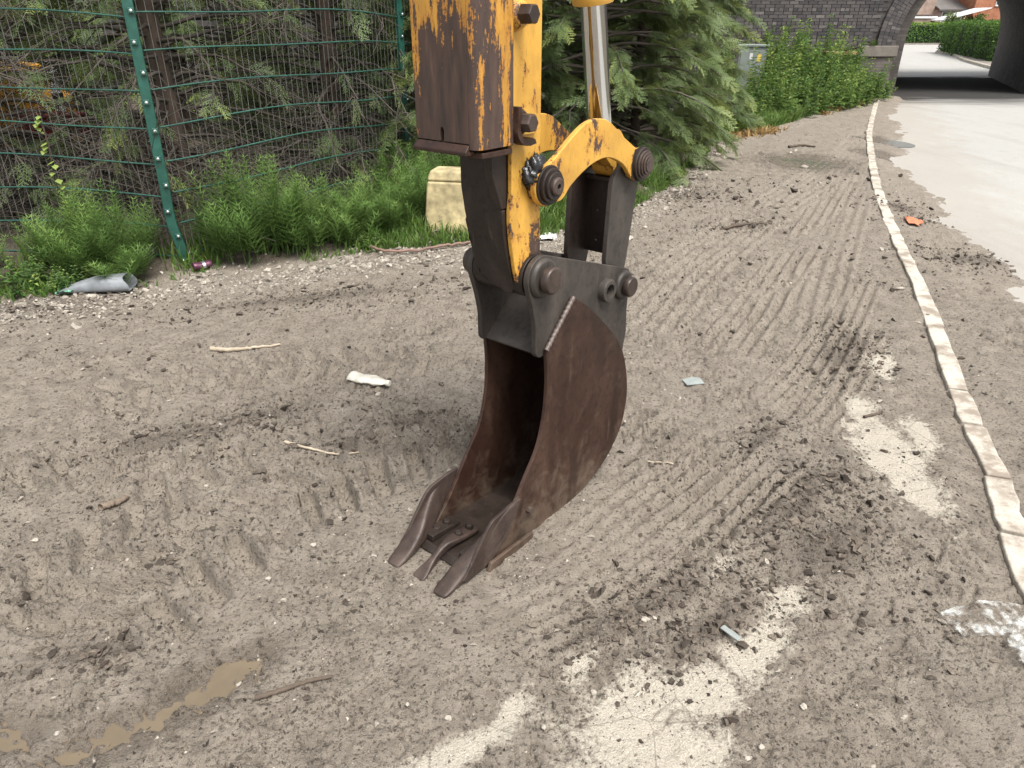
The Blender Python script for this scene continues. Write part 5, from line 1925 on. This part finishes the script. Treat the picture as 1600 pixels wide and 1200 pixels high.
for xx in (-0.55, 0.5):
    for yy in (-0.50, 0.40):
        me = lathe_me([(0.20, yy), (0.24, yy + .02), (0.24, yy + .10), (0.20, yy + .12)], 24, lambda u, v, h: (xx + u, h, 0.24 + v))
        link('wheel', me, m_black, mach, 0.005)
redb = empty('red_box', (-4.6, 7.55, 0.0), R(-10))
tag(redb, 'red metal toolbox on legs behind the fence twigs', 'box')
link('box_body', box_me(-0.26, 0.26, -0.16, 0.16, 0.62, 0.80), m_red, redb, 0.015)
link('box_lid', box_me(-0.27, 0.27, -0.17, 0.17, 0.802, 0.84), m_red, redb, 0.012)
for xx in (-0.22, 0.22):
    for yy in (-0.12, 0.12):
        link('leg', box_me(xx - .015, xx + .015, yy - .015, yy + .015, 0, 0.618), m_black, redb, 0.003)
wp = empty('white_post', (-4.75, 7.9, 0.0), R(0))
tag(wp, 'pale grey marker post seen through the twigs above the red box', 'post')
link('post_shaft', lathe_me([(0.05, -.05), (0.05, 1.28), (0.035, 1.31)], 16, lambda u, v, h: (u + 0.05 * h, v, h)), m_white, wp, 0.004)
link('post_collar', lathe_me([(0.056, 0.9), (0.056, 1.0)], 16, lambda u, v, h: (u + 0.05 * h, v, h)), m_black, wp, 0.003)
m_tim = plain('weathered_timber', (0.15, 0.115, 0.085), 0.9, 0, 0.4, 8, 0.4)
tb = link('timber_baulk', box_me(-1.3, 1.3, -0.09, 0.09, 0.0, 0.17), m_tim, None, 0.012, 2, (-4.4, 6.95, 0.42), R(2))
tag(tb, 'long weathered timber baulk lying low behind the left fence panel', 'timber')
tb2 = link('timber_block', box_me(-0.12, 0.12, -0.12, 0.12, 0.0, 0.46), m_tim, None, 0.012, 2, (-3.5, 7.0, -0.02), R(12))
tag(tb2, 'short timber block propping the right end of the low baulk', 'timber')
tb3 = link('timber_block', box_me(-0.12, 0.12, -0.12, 0.12, 0.0, 0.46), m_tim, None, 0.012, 2, (-5.3, 6.92, -0.02), R(-8))
tag(tb3, 'short timber block propping the left end of the low baulk', 'timber')

# ------------------------------------------------------------------ cabinet
m_cab = plain('cabinet_grey_green', (0.225, 0.255, 0.232), 0.6, 0, 0.2, 8, 0.1)
cab = empty('utility_cabinet', (5.25, 17.1, 0.05), R(-14))
tag(cab, 'grey green metal utility cabinet standing in the weeds', 'cabinet')
link('cabinet_body', box_me(-0.29, 0.29, -0.2, 0.2, 0.0, 1.12), m_cab, cab, 0.01)
link('cabinet_roof', box_me(-0.32, 0.32, -0.23, 0.23, 1.122, 1.17), m_cab, cab, 0.012)
link('cabinet_door', box_me(-0.25, 0.25, -0.212, -0.2005, 0.08, 1.06), m_cab, cab, 0.004)
link('cabinet_plinth', box_me(-0.33, 0.33, -0.25, 0.25, -0.12, -0.002), m_kerb, cab, 0.01)
link('sticker', box_me(-0.06, 0.0, -0.215, -0.2125, 0.88, 1.0), m_white, cab)
link('sticker', box_me(0.10, 0.18, -0.215, -0.2125, 0.84, 0.98), plain('yellow_sticker', (0.75, 0.55, 0.12), 0.5), cab)
link('handle', box_me(0.20, 0.225, -0.235, -0.2125, 0.55, 0.67), m_black, cab, 0.004)

# ------------------------------------------------------------------ railway bridge
def mat_brickwall(name, c1, c2, mortar):
    m, nt, out = new_mat(name)
    k = NK(nt)
    tc = k.n('ShaderNodeTexCoord')
    sp = k.n('ShaderNodeSeparateXYZ')
    nt.links.new(tc.outputs['Object'], sp.inputs[0])
    cb = k.n('ShaderNodeCombineXYZ')
    nt.links.new(k.math('ADD', sp.outputs['X'], sp.outputs['Y']), cb.inputs[0])
    nt.links.new(sp.outputs['Z'], cb.inputs[1])
    br = k.n('ShaderNodeTexBrick')
    nt.links.new(cb.outputs[0], br.inputs['Vector'])
    br.inputs['Scale'].default_value = 1.0
    br.inputs['Brick Width'].default_value = 0.235
    br.inputs['Row Height'].default_value = 0.076
    br.inputs['Mortar Size'].default_value = 0.006
    br.inputs['Color1'].default_value = (*c1, 1)
    br.inputs['Color2'].default_value = (*c2, 1)
    br.inputs['Mortar'].default_value = (*mortar, 1)
    v = k.coord('Object')
    n = k.noise(v, 1.6, 5, 0.6)
    c = k.mix(k.ramp(n, [(0.4, 0.0), (0.7, 0.6)]), br.outputs['Color'], tuple(x * 0.5 for x in c1))
    h = k.math('SUBTRACT', k.math('MULTIPLY', k.noise(v, 40, 3), 0.3), br.outputs['Fac'])
    k.pbsdf(out, c, 0.8, 0, k.bump(h, 0.6, 0.008), 0.35)
    return m


def mat_brick(name, stops):
    m, nt, out = new_mat(name)
    k = NK(nt)
    v = k.coord('Object')
    oi = k.n('ShaderNodeObjectInfo')
    isl = k.math('FRACT', k.math('ADD', k.island(), oi.outputs['Random']))
    c = k.ramp(isl, stops)
    n = k.noise(v, 30, 5, 0.65)
    c = k.mix(k.ramp(n, [(0.45, 0.0), (0.75, 0.55)]), c, (0.030, 0.027, 0.026))
    k.pbsdf(out, c, 0.62, 0, k.bump(n, 0.3, 0.005), 0.4)
    return m


m_wall = mat_brickwall('dark_brickwork', (0.050, 0.045, 0.044), (0.085, 0.076, 0.072), (0.060, 0.055, 0.050))
m_wall_in = mat_brickwall('sooty_brickwork', (0.085, 0.073, 0.066), (0.14, 0.122, 0.108), (0.09, 0.082, 0.075))
m_brick = mat_brick('blue_brick', [(0.0, (0.038, 0.035, 0.037)), (0.45, (0.070, 0.062, 0.061)), (0.85, (0.090, 0.079, 0.075)), (0.96, (0.125, 0.113, 0.107)), (1.0, (0.17, 0.155, 0.145))])
m_band = plain('weathered_stone', (0.17, 0.15, 0.125), 0.85, 0, 0.35, 6, 0.4)
m_sand = plain('orange_sandstone', (0.36, 0.22, 0.12), 0.85, 0, 0.3, 6, 0.3)
BR = empty('railway_bridge', (9.7, 20.0, 0))
tag(BR, 'dark brick railway bridge with a round arch over the road', 'bridge')
WY, DEEP, SK = 20.0, 7.4, 0.46          # face, depth, skew of the passage
AX0, AX1, ZS = 9.7, 13.75, 1.12
ACX, ARX, ARZ = (AX0 + AX1) / 2, (AX1 - AX0) / 2, 2.05
arch_pts = [(AX0, -0.3), (AX0, ZS)] + [(ACX - ARX * math.cos(math.pi * i / 28), ZS + ARZ * math.sin(math.pi * i / 28)) for i in range(1, 28)] + [(AX1, ZS), (AX1, -0.3)]


def bpt(x_, y_, z_):
    return (x_ - 9.7, y_ - 20.0, z_)


# front and rear faces, each one sheet with the arch opening, and the lined passage
def facewall(x0, x1, y_, name, shift=0.0):
    out_ = [(x0, -0.3)] + [(p[0] + shift, p[1]) for p in arch_pts] + [(x1, -0.3), (x1, 6.5), (x0, 6.5)]
    return link(name, prism(out_, y_, y_ + 0.35, lambda u, v, t: bpt(u, t, v)), m_wall, BR)


facewall(-14, 46, WY, 'front_wall')
facewall(-14, 60, WY + DEEP, 'rear_wall', DEEP * SK)
V, Fa = [], []
ap = [(p[0] - (0.0 if i < len(arch_pts) / 2 else 0.0), p[1]) for i, p in enumerate(arch_pts)]
for y_ in (WY + 0.352, WY + DEEP - 0.002):
    for x_, z_ in ap:
        V.append(bpt(x_ + (y_ - WY) * SK, y_, z_))
n_ = len(ap)
for i in range(n_ - 1):
    Fa.append([i, i + 1, n_ + i + 1, n_ + i])
o = link('passage_lining', pymesh('lining', V, Fa), m_wall_in, BR)
so = o.modifiers.new('s', 'SOLIDIFY')
so.thickness = 0.25
so.offset = -1
link('deck', box_me(-23, 50, 0.355, DEEP - 0.005, 6.2, 6.5), m_wall, BR)
# pilaster, impost stone, arch ring
link('pilaster', box_me(-0.86, -0.012, -0.16, -0.003, -0.3, 0.86), m_wall_in, BR, 0.006)
link('impost_stone', box_me(-0.92, 0.045, -0.21, -0.003, 0.862, 1.115), m_band, BR, 0.02, 3)
link('ledge_stone', box_me(-1.75, -0.93, -0.16, -0.003, 0.90, 0.99), m_sand, BR, 0.012)
Vs, Fs, off = [], [], 0
rb = random.Random(8)
for ring in range(4):
    r0, r1 = 0.118 * ring + 0.003, 0.118 * (ring + 1) - 0.005
    for i in range(96):
        a0, a1 = math.pi * i / 96 + 0.0012, math.pi * (i + 1) / 96 - 0.0012
        dd = -0.085 + rb.uniform(-0.006, 0.004)
        pr = [(ACX - (ARX + r_) * math.cos(aa) - 9.7, ZS + (ARZ + r_) * math.sin(aa)) for r_, aa in ((r0, a0), (r0, a1), (r1, a1), (r1, a0))]
        Vs.append(np.array([(u, dd, v) for u, v in pr] + [(u, -0.003, v) for u, v in pr]))
        Fs.append(np.array([[0, 1, 2, 3], [0, 4, 5, 1], [1, 5, 6, 2], [2, 6, 7, 3], [3, 7, 4, 0], [7, 6, 5, 4]]) + off)
        off += 8
o_ = link('arch_ring', outward(fast_mesh('arch_ring', np.concatenate(Vs), np.concatenate(Fs))), m_brick, BR)
o_['kind'] = 'stuff'
rp = [(ACX - (ARX + r_) * math.cos(math.pi * i / 40) - 9.7, ZS + (ARZ + r_) * math.sin(math.pi * i / 40)) for r_, ids in ((0.004, range(41)), (0.468, range(40, -1, -1))) for i in ids]
link('arch_backing', prism(rp, -0.072, -0.004, lambda u, v, t: (u, t, v)), m_wall, BR)
link('far_impost', box_me(AX1 - 9.7 - 0.045, AX1 - 9.7 + 0.9, -0.2, -0.003, 0.862, 1.115), m_band, BR, 0.02)
# stone course along the passage wall
V = []
for y_ in (0.36, DEEP - 0.01):
    for dx, z_ in ((-0.05, 0.90), (-0.05, 1.02), (0.05, 1.02), (0.05, 0.90)):
        V.append((AX1 - 9.7 + y_ * SK + dx, y_, z_))
link('string_course', pymesh('course', V, [[0, 1, 2, 3], [7, 6, 5, 4], [0, 4, 5, 1], [1, 5, 6, 2], [2, 6, 7, 3], [3, 7, 4, 0]]), m_band, BR, 0.01)
# bricks of the face left of the arch
brk = prism([(-0.1085, -0.033), (0.1085, -0.033), (0.1085, 0.033), (-0.1085, 0.033)], -0.014, 0.0, lambda u, v, t: (u, t, v))
hbrk = prism([(-0.050, -0.033), (0.050, -0.033), (0.050, 0.033), (-0.050, 0.033)], -0.014, 0.0, lambda u, v, t: (u, t, v))
for mm in (brk, hbrk):
    mm.materials.append(m_brick)
cells = []
row = 0
z_ = 0.10
rb = random.Random(3)
while z_ < 2.5:
    if row % 4:
        xs_ = [(-0.1175 * (1 + row % 2) - 0.235 * i, False) for i in range(30)]
    else:
        xs_ = [(-0.06 - 0.1175 * i, True) for i in range(60)]
    for x_, half in xs_:
        if x_ < -6.4:
            continue
        if x_ > -0.88 and z_ < 1.16:
            continue
        if z_ > 1.1:
            # keep clear of the arch ring
            dx, dz_ = (x_ + 9.7 + (0.05 if half else 0.11) - ACX) / (ARX + 0.49), (z_ - ZS) / (ARZ + 0.49)
            if dx * dx + dz_ * dz_ < 1.0:
                continue
        if -1.90 < x_ < -0.93 and 0.86 < z_ < 1.03:
            continue
        cells.append((x_, z_, half))
    z_ += 0.076
    row += 1
cells.sort(key=lambda c: (c[0] + 1.9) ** 2 + 1.3 * (c[1] - 1.9) ** 2)
for x_, z_, half in cells[:300]:
    o_ = bpy.data.objects.new('brick', hbrk if half else brk)
    COL.objects.link(o_)
    o_.parent = BR
    o_.location = (x_, -0.0015 + rb.uniform(-0.003, 0.0), z_)
    o_.rotation_euler = (0, rb.uniform(-.006, .006), 0)
rest = cells[300:]
Vs, Fs, off = [], [], 0
for x_, z_, half in rest:
    hx = 0.050 if half else 0.1085
    v0 = np.array([(sx * hx, sy, sz * 0.033) for sx in (-1, 1) for sy in (-0.014, 0) for sz in (-1, 1)]) + np.array([x_, -0.0015 + rb.uniform(-.003, 0), z_])
    Vs.append(v0)
    Fs.append(np.array([[0, 4, 5, 1], [0, 1, 3, 2], [4, 6, 7, 5], [1, 5, 7, 3], [0, 2, 6, 4], [2, 3, 7, 6]]) + off)
    off += 8
o_ = link('bricks', outward(fast_mesh('bricks', np.concatenate(Vs), np.concatenate(Fs))), m_brick, BR)
o_['kind'] = 'stuff'
# plants rooted in the brickwork
for x_, y_, z_, s_, lb in ((9.15, 19.88, 1.10, 0.42, 'green plant sprouting on the impost stone of the pier'), (8.55, 19.88, 0.985, 0.36, 'thin weed growing on the sandstone ledge')):
    r_ = empty('wall_plant', (x_, y_, z_), 1.0)
    r_.scale = (s_, s_ * .5, s_ * .75)
    o_ = bpy.data.objects.new('leaves', wm[2])
    COL.objects.link(o_)
    o_.parent = r_
    tag(r_, lb, 'plant')

# ------------------------------------------------------------------ beyond the arch: pavements, hedges, sign, houses
m_pave = plain('pavement', (0.22, 0.195, 0.165), 0.9, 0, 0.3, 5, 0.3)
pv = [(15.9, 20.4), (18.2, 27.0), (18.9, 29.6), (19.7, 31.9), (22.2, 38.2), (25.4, 45.0), (26.4, 48.6), (34, 52), (60, 53), (60, 30), (24, 22)]
tag(link('far_pavement', prism(pv, ROAD_Z - 0.05, 0.05, lambda u, v, t: (u, v, t)), m_pave), kind='structure')
fk = empty('far_kerb', (19.7, 31.9, 0))
tag(fk, 'pale kerb curving along the far pavement beyond the arch', 'kerb', kind='structure')
kl = np.array(catmull([(18.2, 27.0), (18.9, 29.6), (19.7, 31.9), (22.2, 38.2), (25.4, 45.0), (26.4, 48.6)], 6))
for i in range(0, len(kl) - 1):
    p, q = kl[i], kl[i + 1]
    u = (q - p) / np.linalg.norm(q - p)
    nrm = np.array([-u[1], u[0]]) * 0.14
    a_, b_ = p + u * .01, q - u * .01
    pr = [a_ + nrm, b_ + nrm, b_ - nrm * .1, a_ - nrm * .1]
    link('kerb_stone', prism([(w_[0] - 19.7, w_[1] - 31.9) for w_ in pr], -0.1, 0.058, lambda x1, y1, t: (x1, y1, t)), m_kerb, fk, 0.01, 1)
tag(link('far_verge', box_me(-60, 110, 66.3, 72, -0.3, 0.06), m_pave), kind='structure')


def hedge(name, p, q, thick, h_, nleaf, label, seed, topbright=True, leaf=0.11):
    """clipped hedge: dark core and many small leaves on and just under its skin."""
    rs_ = np.random.default_rng(seed)
    p, q = np.array(p, float), np.array(q, float)
    L = np.linalg.norm(q - p)
    u = (q - p) / L
    nrm = np.array([-u[1], u[0]])
    r_ = empty(name, (p[0], p[1], 0), math.atan2(u[1], u[0]))
    tag(r_, label, 'hedge')
    link('hedge_core', box_me(0.1, L - 0.1, -thick / 2 + 0.12, thick / 2 - 0.12, 0, h_ - 0.12), plain('hedge_core', (0.012, 0.022, 0.008), 0.95, 0, .3, 4), r_, 0.15, 2)
    s_ = rs_.uniform(0, L, nleaf)
    face = rs_.random(nleaf)
    pos = np.zeros((nleaf, 3))
    nr = np.zeros((nleaf, 3))
    top_ = face < 0.30
    fr = (face >= 0.30) & (face < 0.72)
    bk_ = (face >= 0.72) & (face < 0.78)
    en = face >= 0.78
    zr = rs_.uniform(0.02, 1, nleaf) * h_
    yr = rs_.uniform(-.5, .5, nleaf) * thick
    lum = 0.10 * np.sin(s_ * 2.1) + 0.06 * np.sin(s_ * 5.3 + 1)
    pos[top_] = np.stack([s_[top_], yr[top_], h_ + 0 * s_[top_] - 0.5 * (np.abs(yr[top_]) / thick) ** 4 * 4], -1)
    nr[top_] = [0, 0, 1]
    pos[fr] = np.stack([s_[fr], -thick / 2 + lum[fr] * .6, zr[fr]], -1)
    nr[fr] = [0, -1, .2]
    pos[bk_] = np.stack([s_[bk_], thick / 2 + 0 * s_[bk_], zr[bk_]], -1)
    nr[bk_] = [0, 1, .2]
    pos[en] = np.stack([np.where(rs_.random(en.sum()) < .5, 0, L), yr[en], zr[en]], -1)
    nr[en] = [1, 0, .2]
    pos += rs_.normal(0, 0.05, pos.shape)
    d = np.cross(nr, rs_.normal(0, 1, (nleaf, 3))) + nr * rs_.uniform(-.1, .8, (nleaf, 1))
    M = frames(d, nr + rs_.normal(0, .5, (nleaf, 3)))
    lv = np.array([(0, 0, 0), (.5, .28, .04), (1, 0, -.1), (.5, -.28, .04)])
    V, Fa = scatter(lv, np.array([[0, 2, 1], [0, 3, 2]]), M, pos, leaf * rs_.uniform(.7, 1.3, nleaf))
    tt = np.clip(np.where(top_, 0.85, 0.30 + 0.25 * zr / h_) + rs_.normal(0, .13, nleaf), 0, 1) if topbright else np.clip(rs_.normal(.42, .15, nleaf), 0, 1)  # top leaves tinted brighter: light from above put into the leaf colour
    me_ = fast_mesh('hedge_leaves', V, Fa, {'tint': np.repeat(tt, 4)})
    link('hedge_leaves', me_, m_hedge, r_)


hedge('clipped_hedge', (22, 67.6), (44.5, 67.6), 1.3, 1.52, 9000, 'long clipped bright green hedge across the road beyond the arch', 1, True, 0.17)
hedge('clipped_hedge', (27.4, 48.4), (22.7, 35.0), 1.9, 1.62, 9000, 'nearer tall clipped hedge along the far pavement', 2, False, 0.13)
# street name plate
sgn_ = empty('street_sign', (38.9, 66.75, 0.06), 0.0)
tag(sgn_, 'low white street name plate on two posts before the long hedge', 'street sign')
link('name_plate', box_me(-0.62, 0.62, -0.02, 0.02, 0.50, 0.72), m_white, sgn_, 0.008)
for xx in (-0.42, 0.42):
    link('post', box_me(xx - .04, xx + .04, 0.021, 0.08, -0.1, 0.74), m_white, sgn_, 0.006)
for i, (xx, ww_) in enumerate(((-0.40, .16), (-0.17, .18), (0.10, .20), (0.36, .18))):
    link('lettering', box_me(xx - ww_ / 2, xx + ww_ / 2, -0.0225, -0.0202, 0.575, 0.645), m_black, sgn_)

m_pink = mat_brickwall('pinkish_brick', (0.34, 0.24, 0.19), (0.42, 0.31, 0.25), (0.38, 0.33, 0.28))
m_redb = mat_brickwall('red_brick', (0.36, 0.13, 0.065), (0.44, 0.18, 0.09), (0.36, 0.26, 0.2))
m_tile = plain('grey_roof_tiles', (0.16, 0.145, 0.135), 0.85, 0, 0.3, 3, 0.3)
m_dtile = plain('brown_hung_tiles', (0.085, 0.06, 0.05), 0.85, 0, 0.3, 3, 0.3)
m_glass = plain('window_glass', (0.10, 0.12, 0.13), 0.08, 0, 0.4, 1.5, 0.02)
m_curt = plain('pale_blind', (0.55, 0.55, 0.52), 0.7, 0, 0.2, 3)


def window(parent, x_, y_, z0, w_, h_, mull=1, glass=None):
    f = empty('window', (x_, y_, z0), 0, parent)
    t = 0.06
    link('frame', box_me(-w_ / 2, w_ / 2, -0.04, 0.02, 0, t), m_white, f)
    link('frame', box_me(-w_ / 2, w_ / 2, -0.04, 0.02, h_ - t, h_), m_white, f)
    for i in range(mull + 2):
        xx = -w_ / 2 + t / 2 + (w_ - t) * i / (mull + 1)
        link('frame', box_me(xx - t / 2, xx + t / 2, -0.042, 0.018, t + .001, h_ - t - .001), m_white, f)
    link('pane', box_me(-w_ / 2 + .01, w_ / 2 - .01, -0.012, 0.0, t * .5, h_ - t * .5), glass or m_glass, f)
    link('sill', box_me(-w_ / 2 - .05, w_ / 2 + .05, -0.10, 0.0, -0.07, -0.002), m_white, f)
    return f


def roof_me(x0, x1, y0, y1, z0, z1, over=0.3):
    ym = (y0 + y1) / 2
    return prism([(y0 - over, z0 - 0.1), (ym, z1), (y1 + over, z0 - 0.1), (y1 + over, z0 + 0.05), (ym, z1 + 0.18), (y0 - over, z0 + 0.05)], x0 - over, x1 + over, lambda u, v, t: (t, u, v))


HY = 84.0
h1 = empty('house', (38.0, HY, 0))
tag(h1, 'pinkish brick house left of the red one beyond the arch', 'house')
link('wall', box_me(-8, 6.2, 0, 8, 0, 5.4), m_pink, h1)
link('roof', roof_me(-8, 6.2, 0, 8, 5.4, 8.6), m_tile, h1)
window(h1, 2.15, -0.003, 2.75, 1.15, 1.35)
window(h1, -2.5, -0.003, 2.75, 1.6, 1.3)
window(h1, -4.5, -0.003, 0.9, 1.8, 1.3)
g1 = empty('garage', (38.0, HY - 2.6, 0))
tag(g1, 'flat roofed brick garage with white fascia before the pinkish house', 'garage')
link('wall', box_me(-4.5, 5.1, 0, 2.55, 0, 1.98), m_pink, g1)
link('fascia', box_me(-4.7, 5.3, -0.12, 2.59, 1.982, 2.16), m_white, g1)
link('roof', box_me(-4.6, 5.2, -0.02, 2.58, 2.162, 2.32), m_dtile, g1)
link('garage_door', box_me(-3.5, -0.9, -0.05, -0.003, 0, 1.8), m_white, g1)
pc = empty('house_extension', (45.2, HY - 0.6, 0))
tag(pc, 'set back house part with grey tiled roof between the two houses', 'house')
link('wall', box_me(-1.0, 1.95, 0.0, 5, 0, 2.75), m_pink, pc)
link('roof', prism([(-0.4, 2.70), (5.2, 4.6), (5.2, 4.75), (-0.4, 2.85)], -1.0, 1.95, lambda u, v, t: (t, u, v)), m_tile, pc)
window(pc, 0.6, -0.003, 1.65, 2.1, 0.95, 2, m_glass)
h2 = empty('house', (49.4, HY - 2.0, 0))
tag(h2, 'red brick house with a white downpipe beyond the arch', 'house')
link('wall', box_me(-2.2, 1.9, 0, 8, 0, 5.4), m_redb, h2)
link('roof', roof_me(-2.2, 1.9, 0, 8, 5.4, 8.0), m_tile, h2)
window(h2, 0.2, -0.003, 3.15, 0.75, 1.2, 0)
link('downpipe', lathe_me([(0.06, 0), (0.06, 5.3)], 12, lambda u, v, t: (1.75 + u, -0.07 + v, t)), m_white, h2)
link('door', box_me(0.75, 1.45, -0.05, -0.003, 0, 1.95), m_white, h2)
w2 = empty('house_extension', (53.4, HY - 1.0, 0))
tag(w2, 'brown tile hung house part with white windows right of the downpipe', 'house')
link('wall', box_me(-2.05, 4.5, 0, 6, 2.05, 5.2), m_dtile, w2)
link('lower_wall', box_me(-2.04, 4.49, 0.05, 5.95, 0, 2.048), m_redb, w2)
window(w2, -0.6, 0.047, 0.75, 2.2, 1.2, 2)
window(w2, -0.5, -0.003, 3.3, 1.6, 1.2, 1)
link('roof', roof_me(-2.05, 4.5, 0, 6, 5.2, 7.6), m_tile, w2)
# lean-to conservatory
cs_ = empty('conservatory', (46.0, HY - 4.9, 0))
tag(cs_, 'white conservatory with sloping translucent roof before the red house', 'conservatory')
m_poly = plain('white_polycarbonate', (0.72, 0.76, 0.78), 0.25, 0, 0.1, 2)
link('roof', prism([(-3.3, 1.75), (1.15, 2.85), (1.15, 2.92), (-3.3, 1.82)], -0.15, 2.85, lambda u, v, t: (u, t, v)), m_poly, cs_, 0.01)
link('base_wall', box_me(-3.1, 1.1, 0.02, 2.7, 0, 0.8), m_redb, cs_)
for i in range(6):
    xx = -3.1 + 4.15 * i / 5
    link('glazing_bar', box_me(xx, xx + .07, 0.0, 0.08, 0.802, 1.80), m_white, cs_)
for i in range(5):
    xx = -3.1 + 4.15 * i / 5
    link('pane', box_me(xx + .072, xx + .828, 0.03, 0.05, 0.802, 1.78), m_glass if i in (0, 1) else m_curt, cs_)


# garden trees beyond
def leaf_tree(name, loc, rad, zc, n, label, seed, mat=None, leaf=0.16, trunk=True):
    rs_ = np.random.default_rng(seed)
    r_ = empty(name, loc)
    tag(r_, label, 'tree' if trunk else 'bush')
    cl = rs_.normal(0, 0.55, (26, 3)) * np.array([rad, rad, rad * .9])
    cl = cl / np.maximum(1, np.linalg.norm(cl / np.array([rad, rad, rad]), axis=1))[:, None]
    ci = rs_.integers(0, 26, n)
    pos = cl[ci] + rs_.normal(0, 0.17 * rad, (n, 3)) + np.array([0, 0, zc])
    pos[:, 2] = np.maximum(pos[:, 2], 0.1)
    M = frames(rs_.normal(0, 1, (n, 3)), rs_.normal(0, 1, (n, 3)) + [0, 0, .8])
    lv = np.array([(0, 0, 0), (.5, .30, .05), (1, 0, -.1), (.5, -.30, .05)])
    V, Fa = scatter(lv, np.array([[0, 2, 1], [0, 3, 2]]), M, pos, leaf * rs_.uniform(.7, 1.3, n))
    tt = np.clip(0.35 + 0.2 * rs_.normal(0, 1, 26)[ci] + rs_.normal(0, .1, n), 0, 1)
    link('crown', fast_mesh('crown', V, Fa, {'tint': np.repeat(tt, 4)}), mat or m_hedge, r_)
    br_ = [(np.array([(0, 0, -.1), (0.03, 0, zc * .5), (0, 0.02, zc)]), np.array([.10, .08, .04]) * max(.4, rad * .7))]
    for i in range(10):
        br_.append((np.array([(0, 0, zc * .45), cl[i] * .5 + [0, 0, zc * .8], cl[i] + [0, 0, zc]]), np.array([.05, .03, .01]) * max(.4, rad * .7)))
    link('trunk', tubes_mesh('trunk', br_, 7), m_bark, r_)


leaf_tree('garden_bush', (43.2, 78.5, 0), 1.0, 1.35, 1500, 'dark rounded shrub above the long hedge by the garage', 4, m_con, 0.2, False)
leaf_tree('garden_bush', (46.0, 79.3, 0), 0.9, 1.5, 900, 'light green shrub under the set back window', 8, None, 0.2, False)
leaf_tree('garden_bush', (51.0, 77.5, 0), 0.8, 1.1, 900, 'yellow green shrub before the white windows', 5, m_grass, 0.2, False)
leaf_tree('garden_tree', (30.2, 44.5, 0), 2.2, 3.9, 4200, 'leafy tree overhanging the nearer hedge beside the far pier', 6, m_hedge, 0.2)
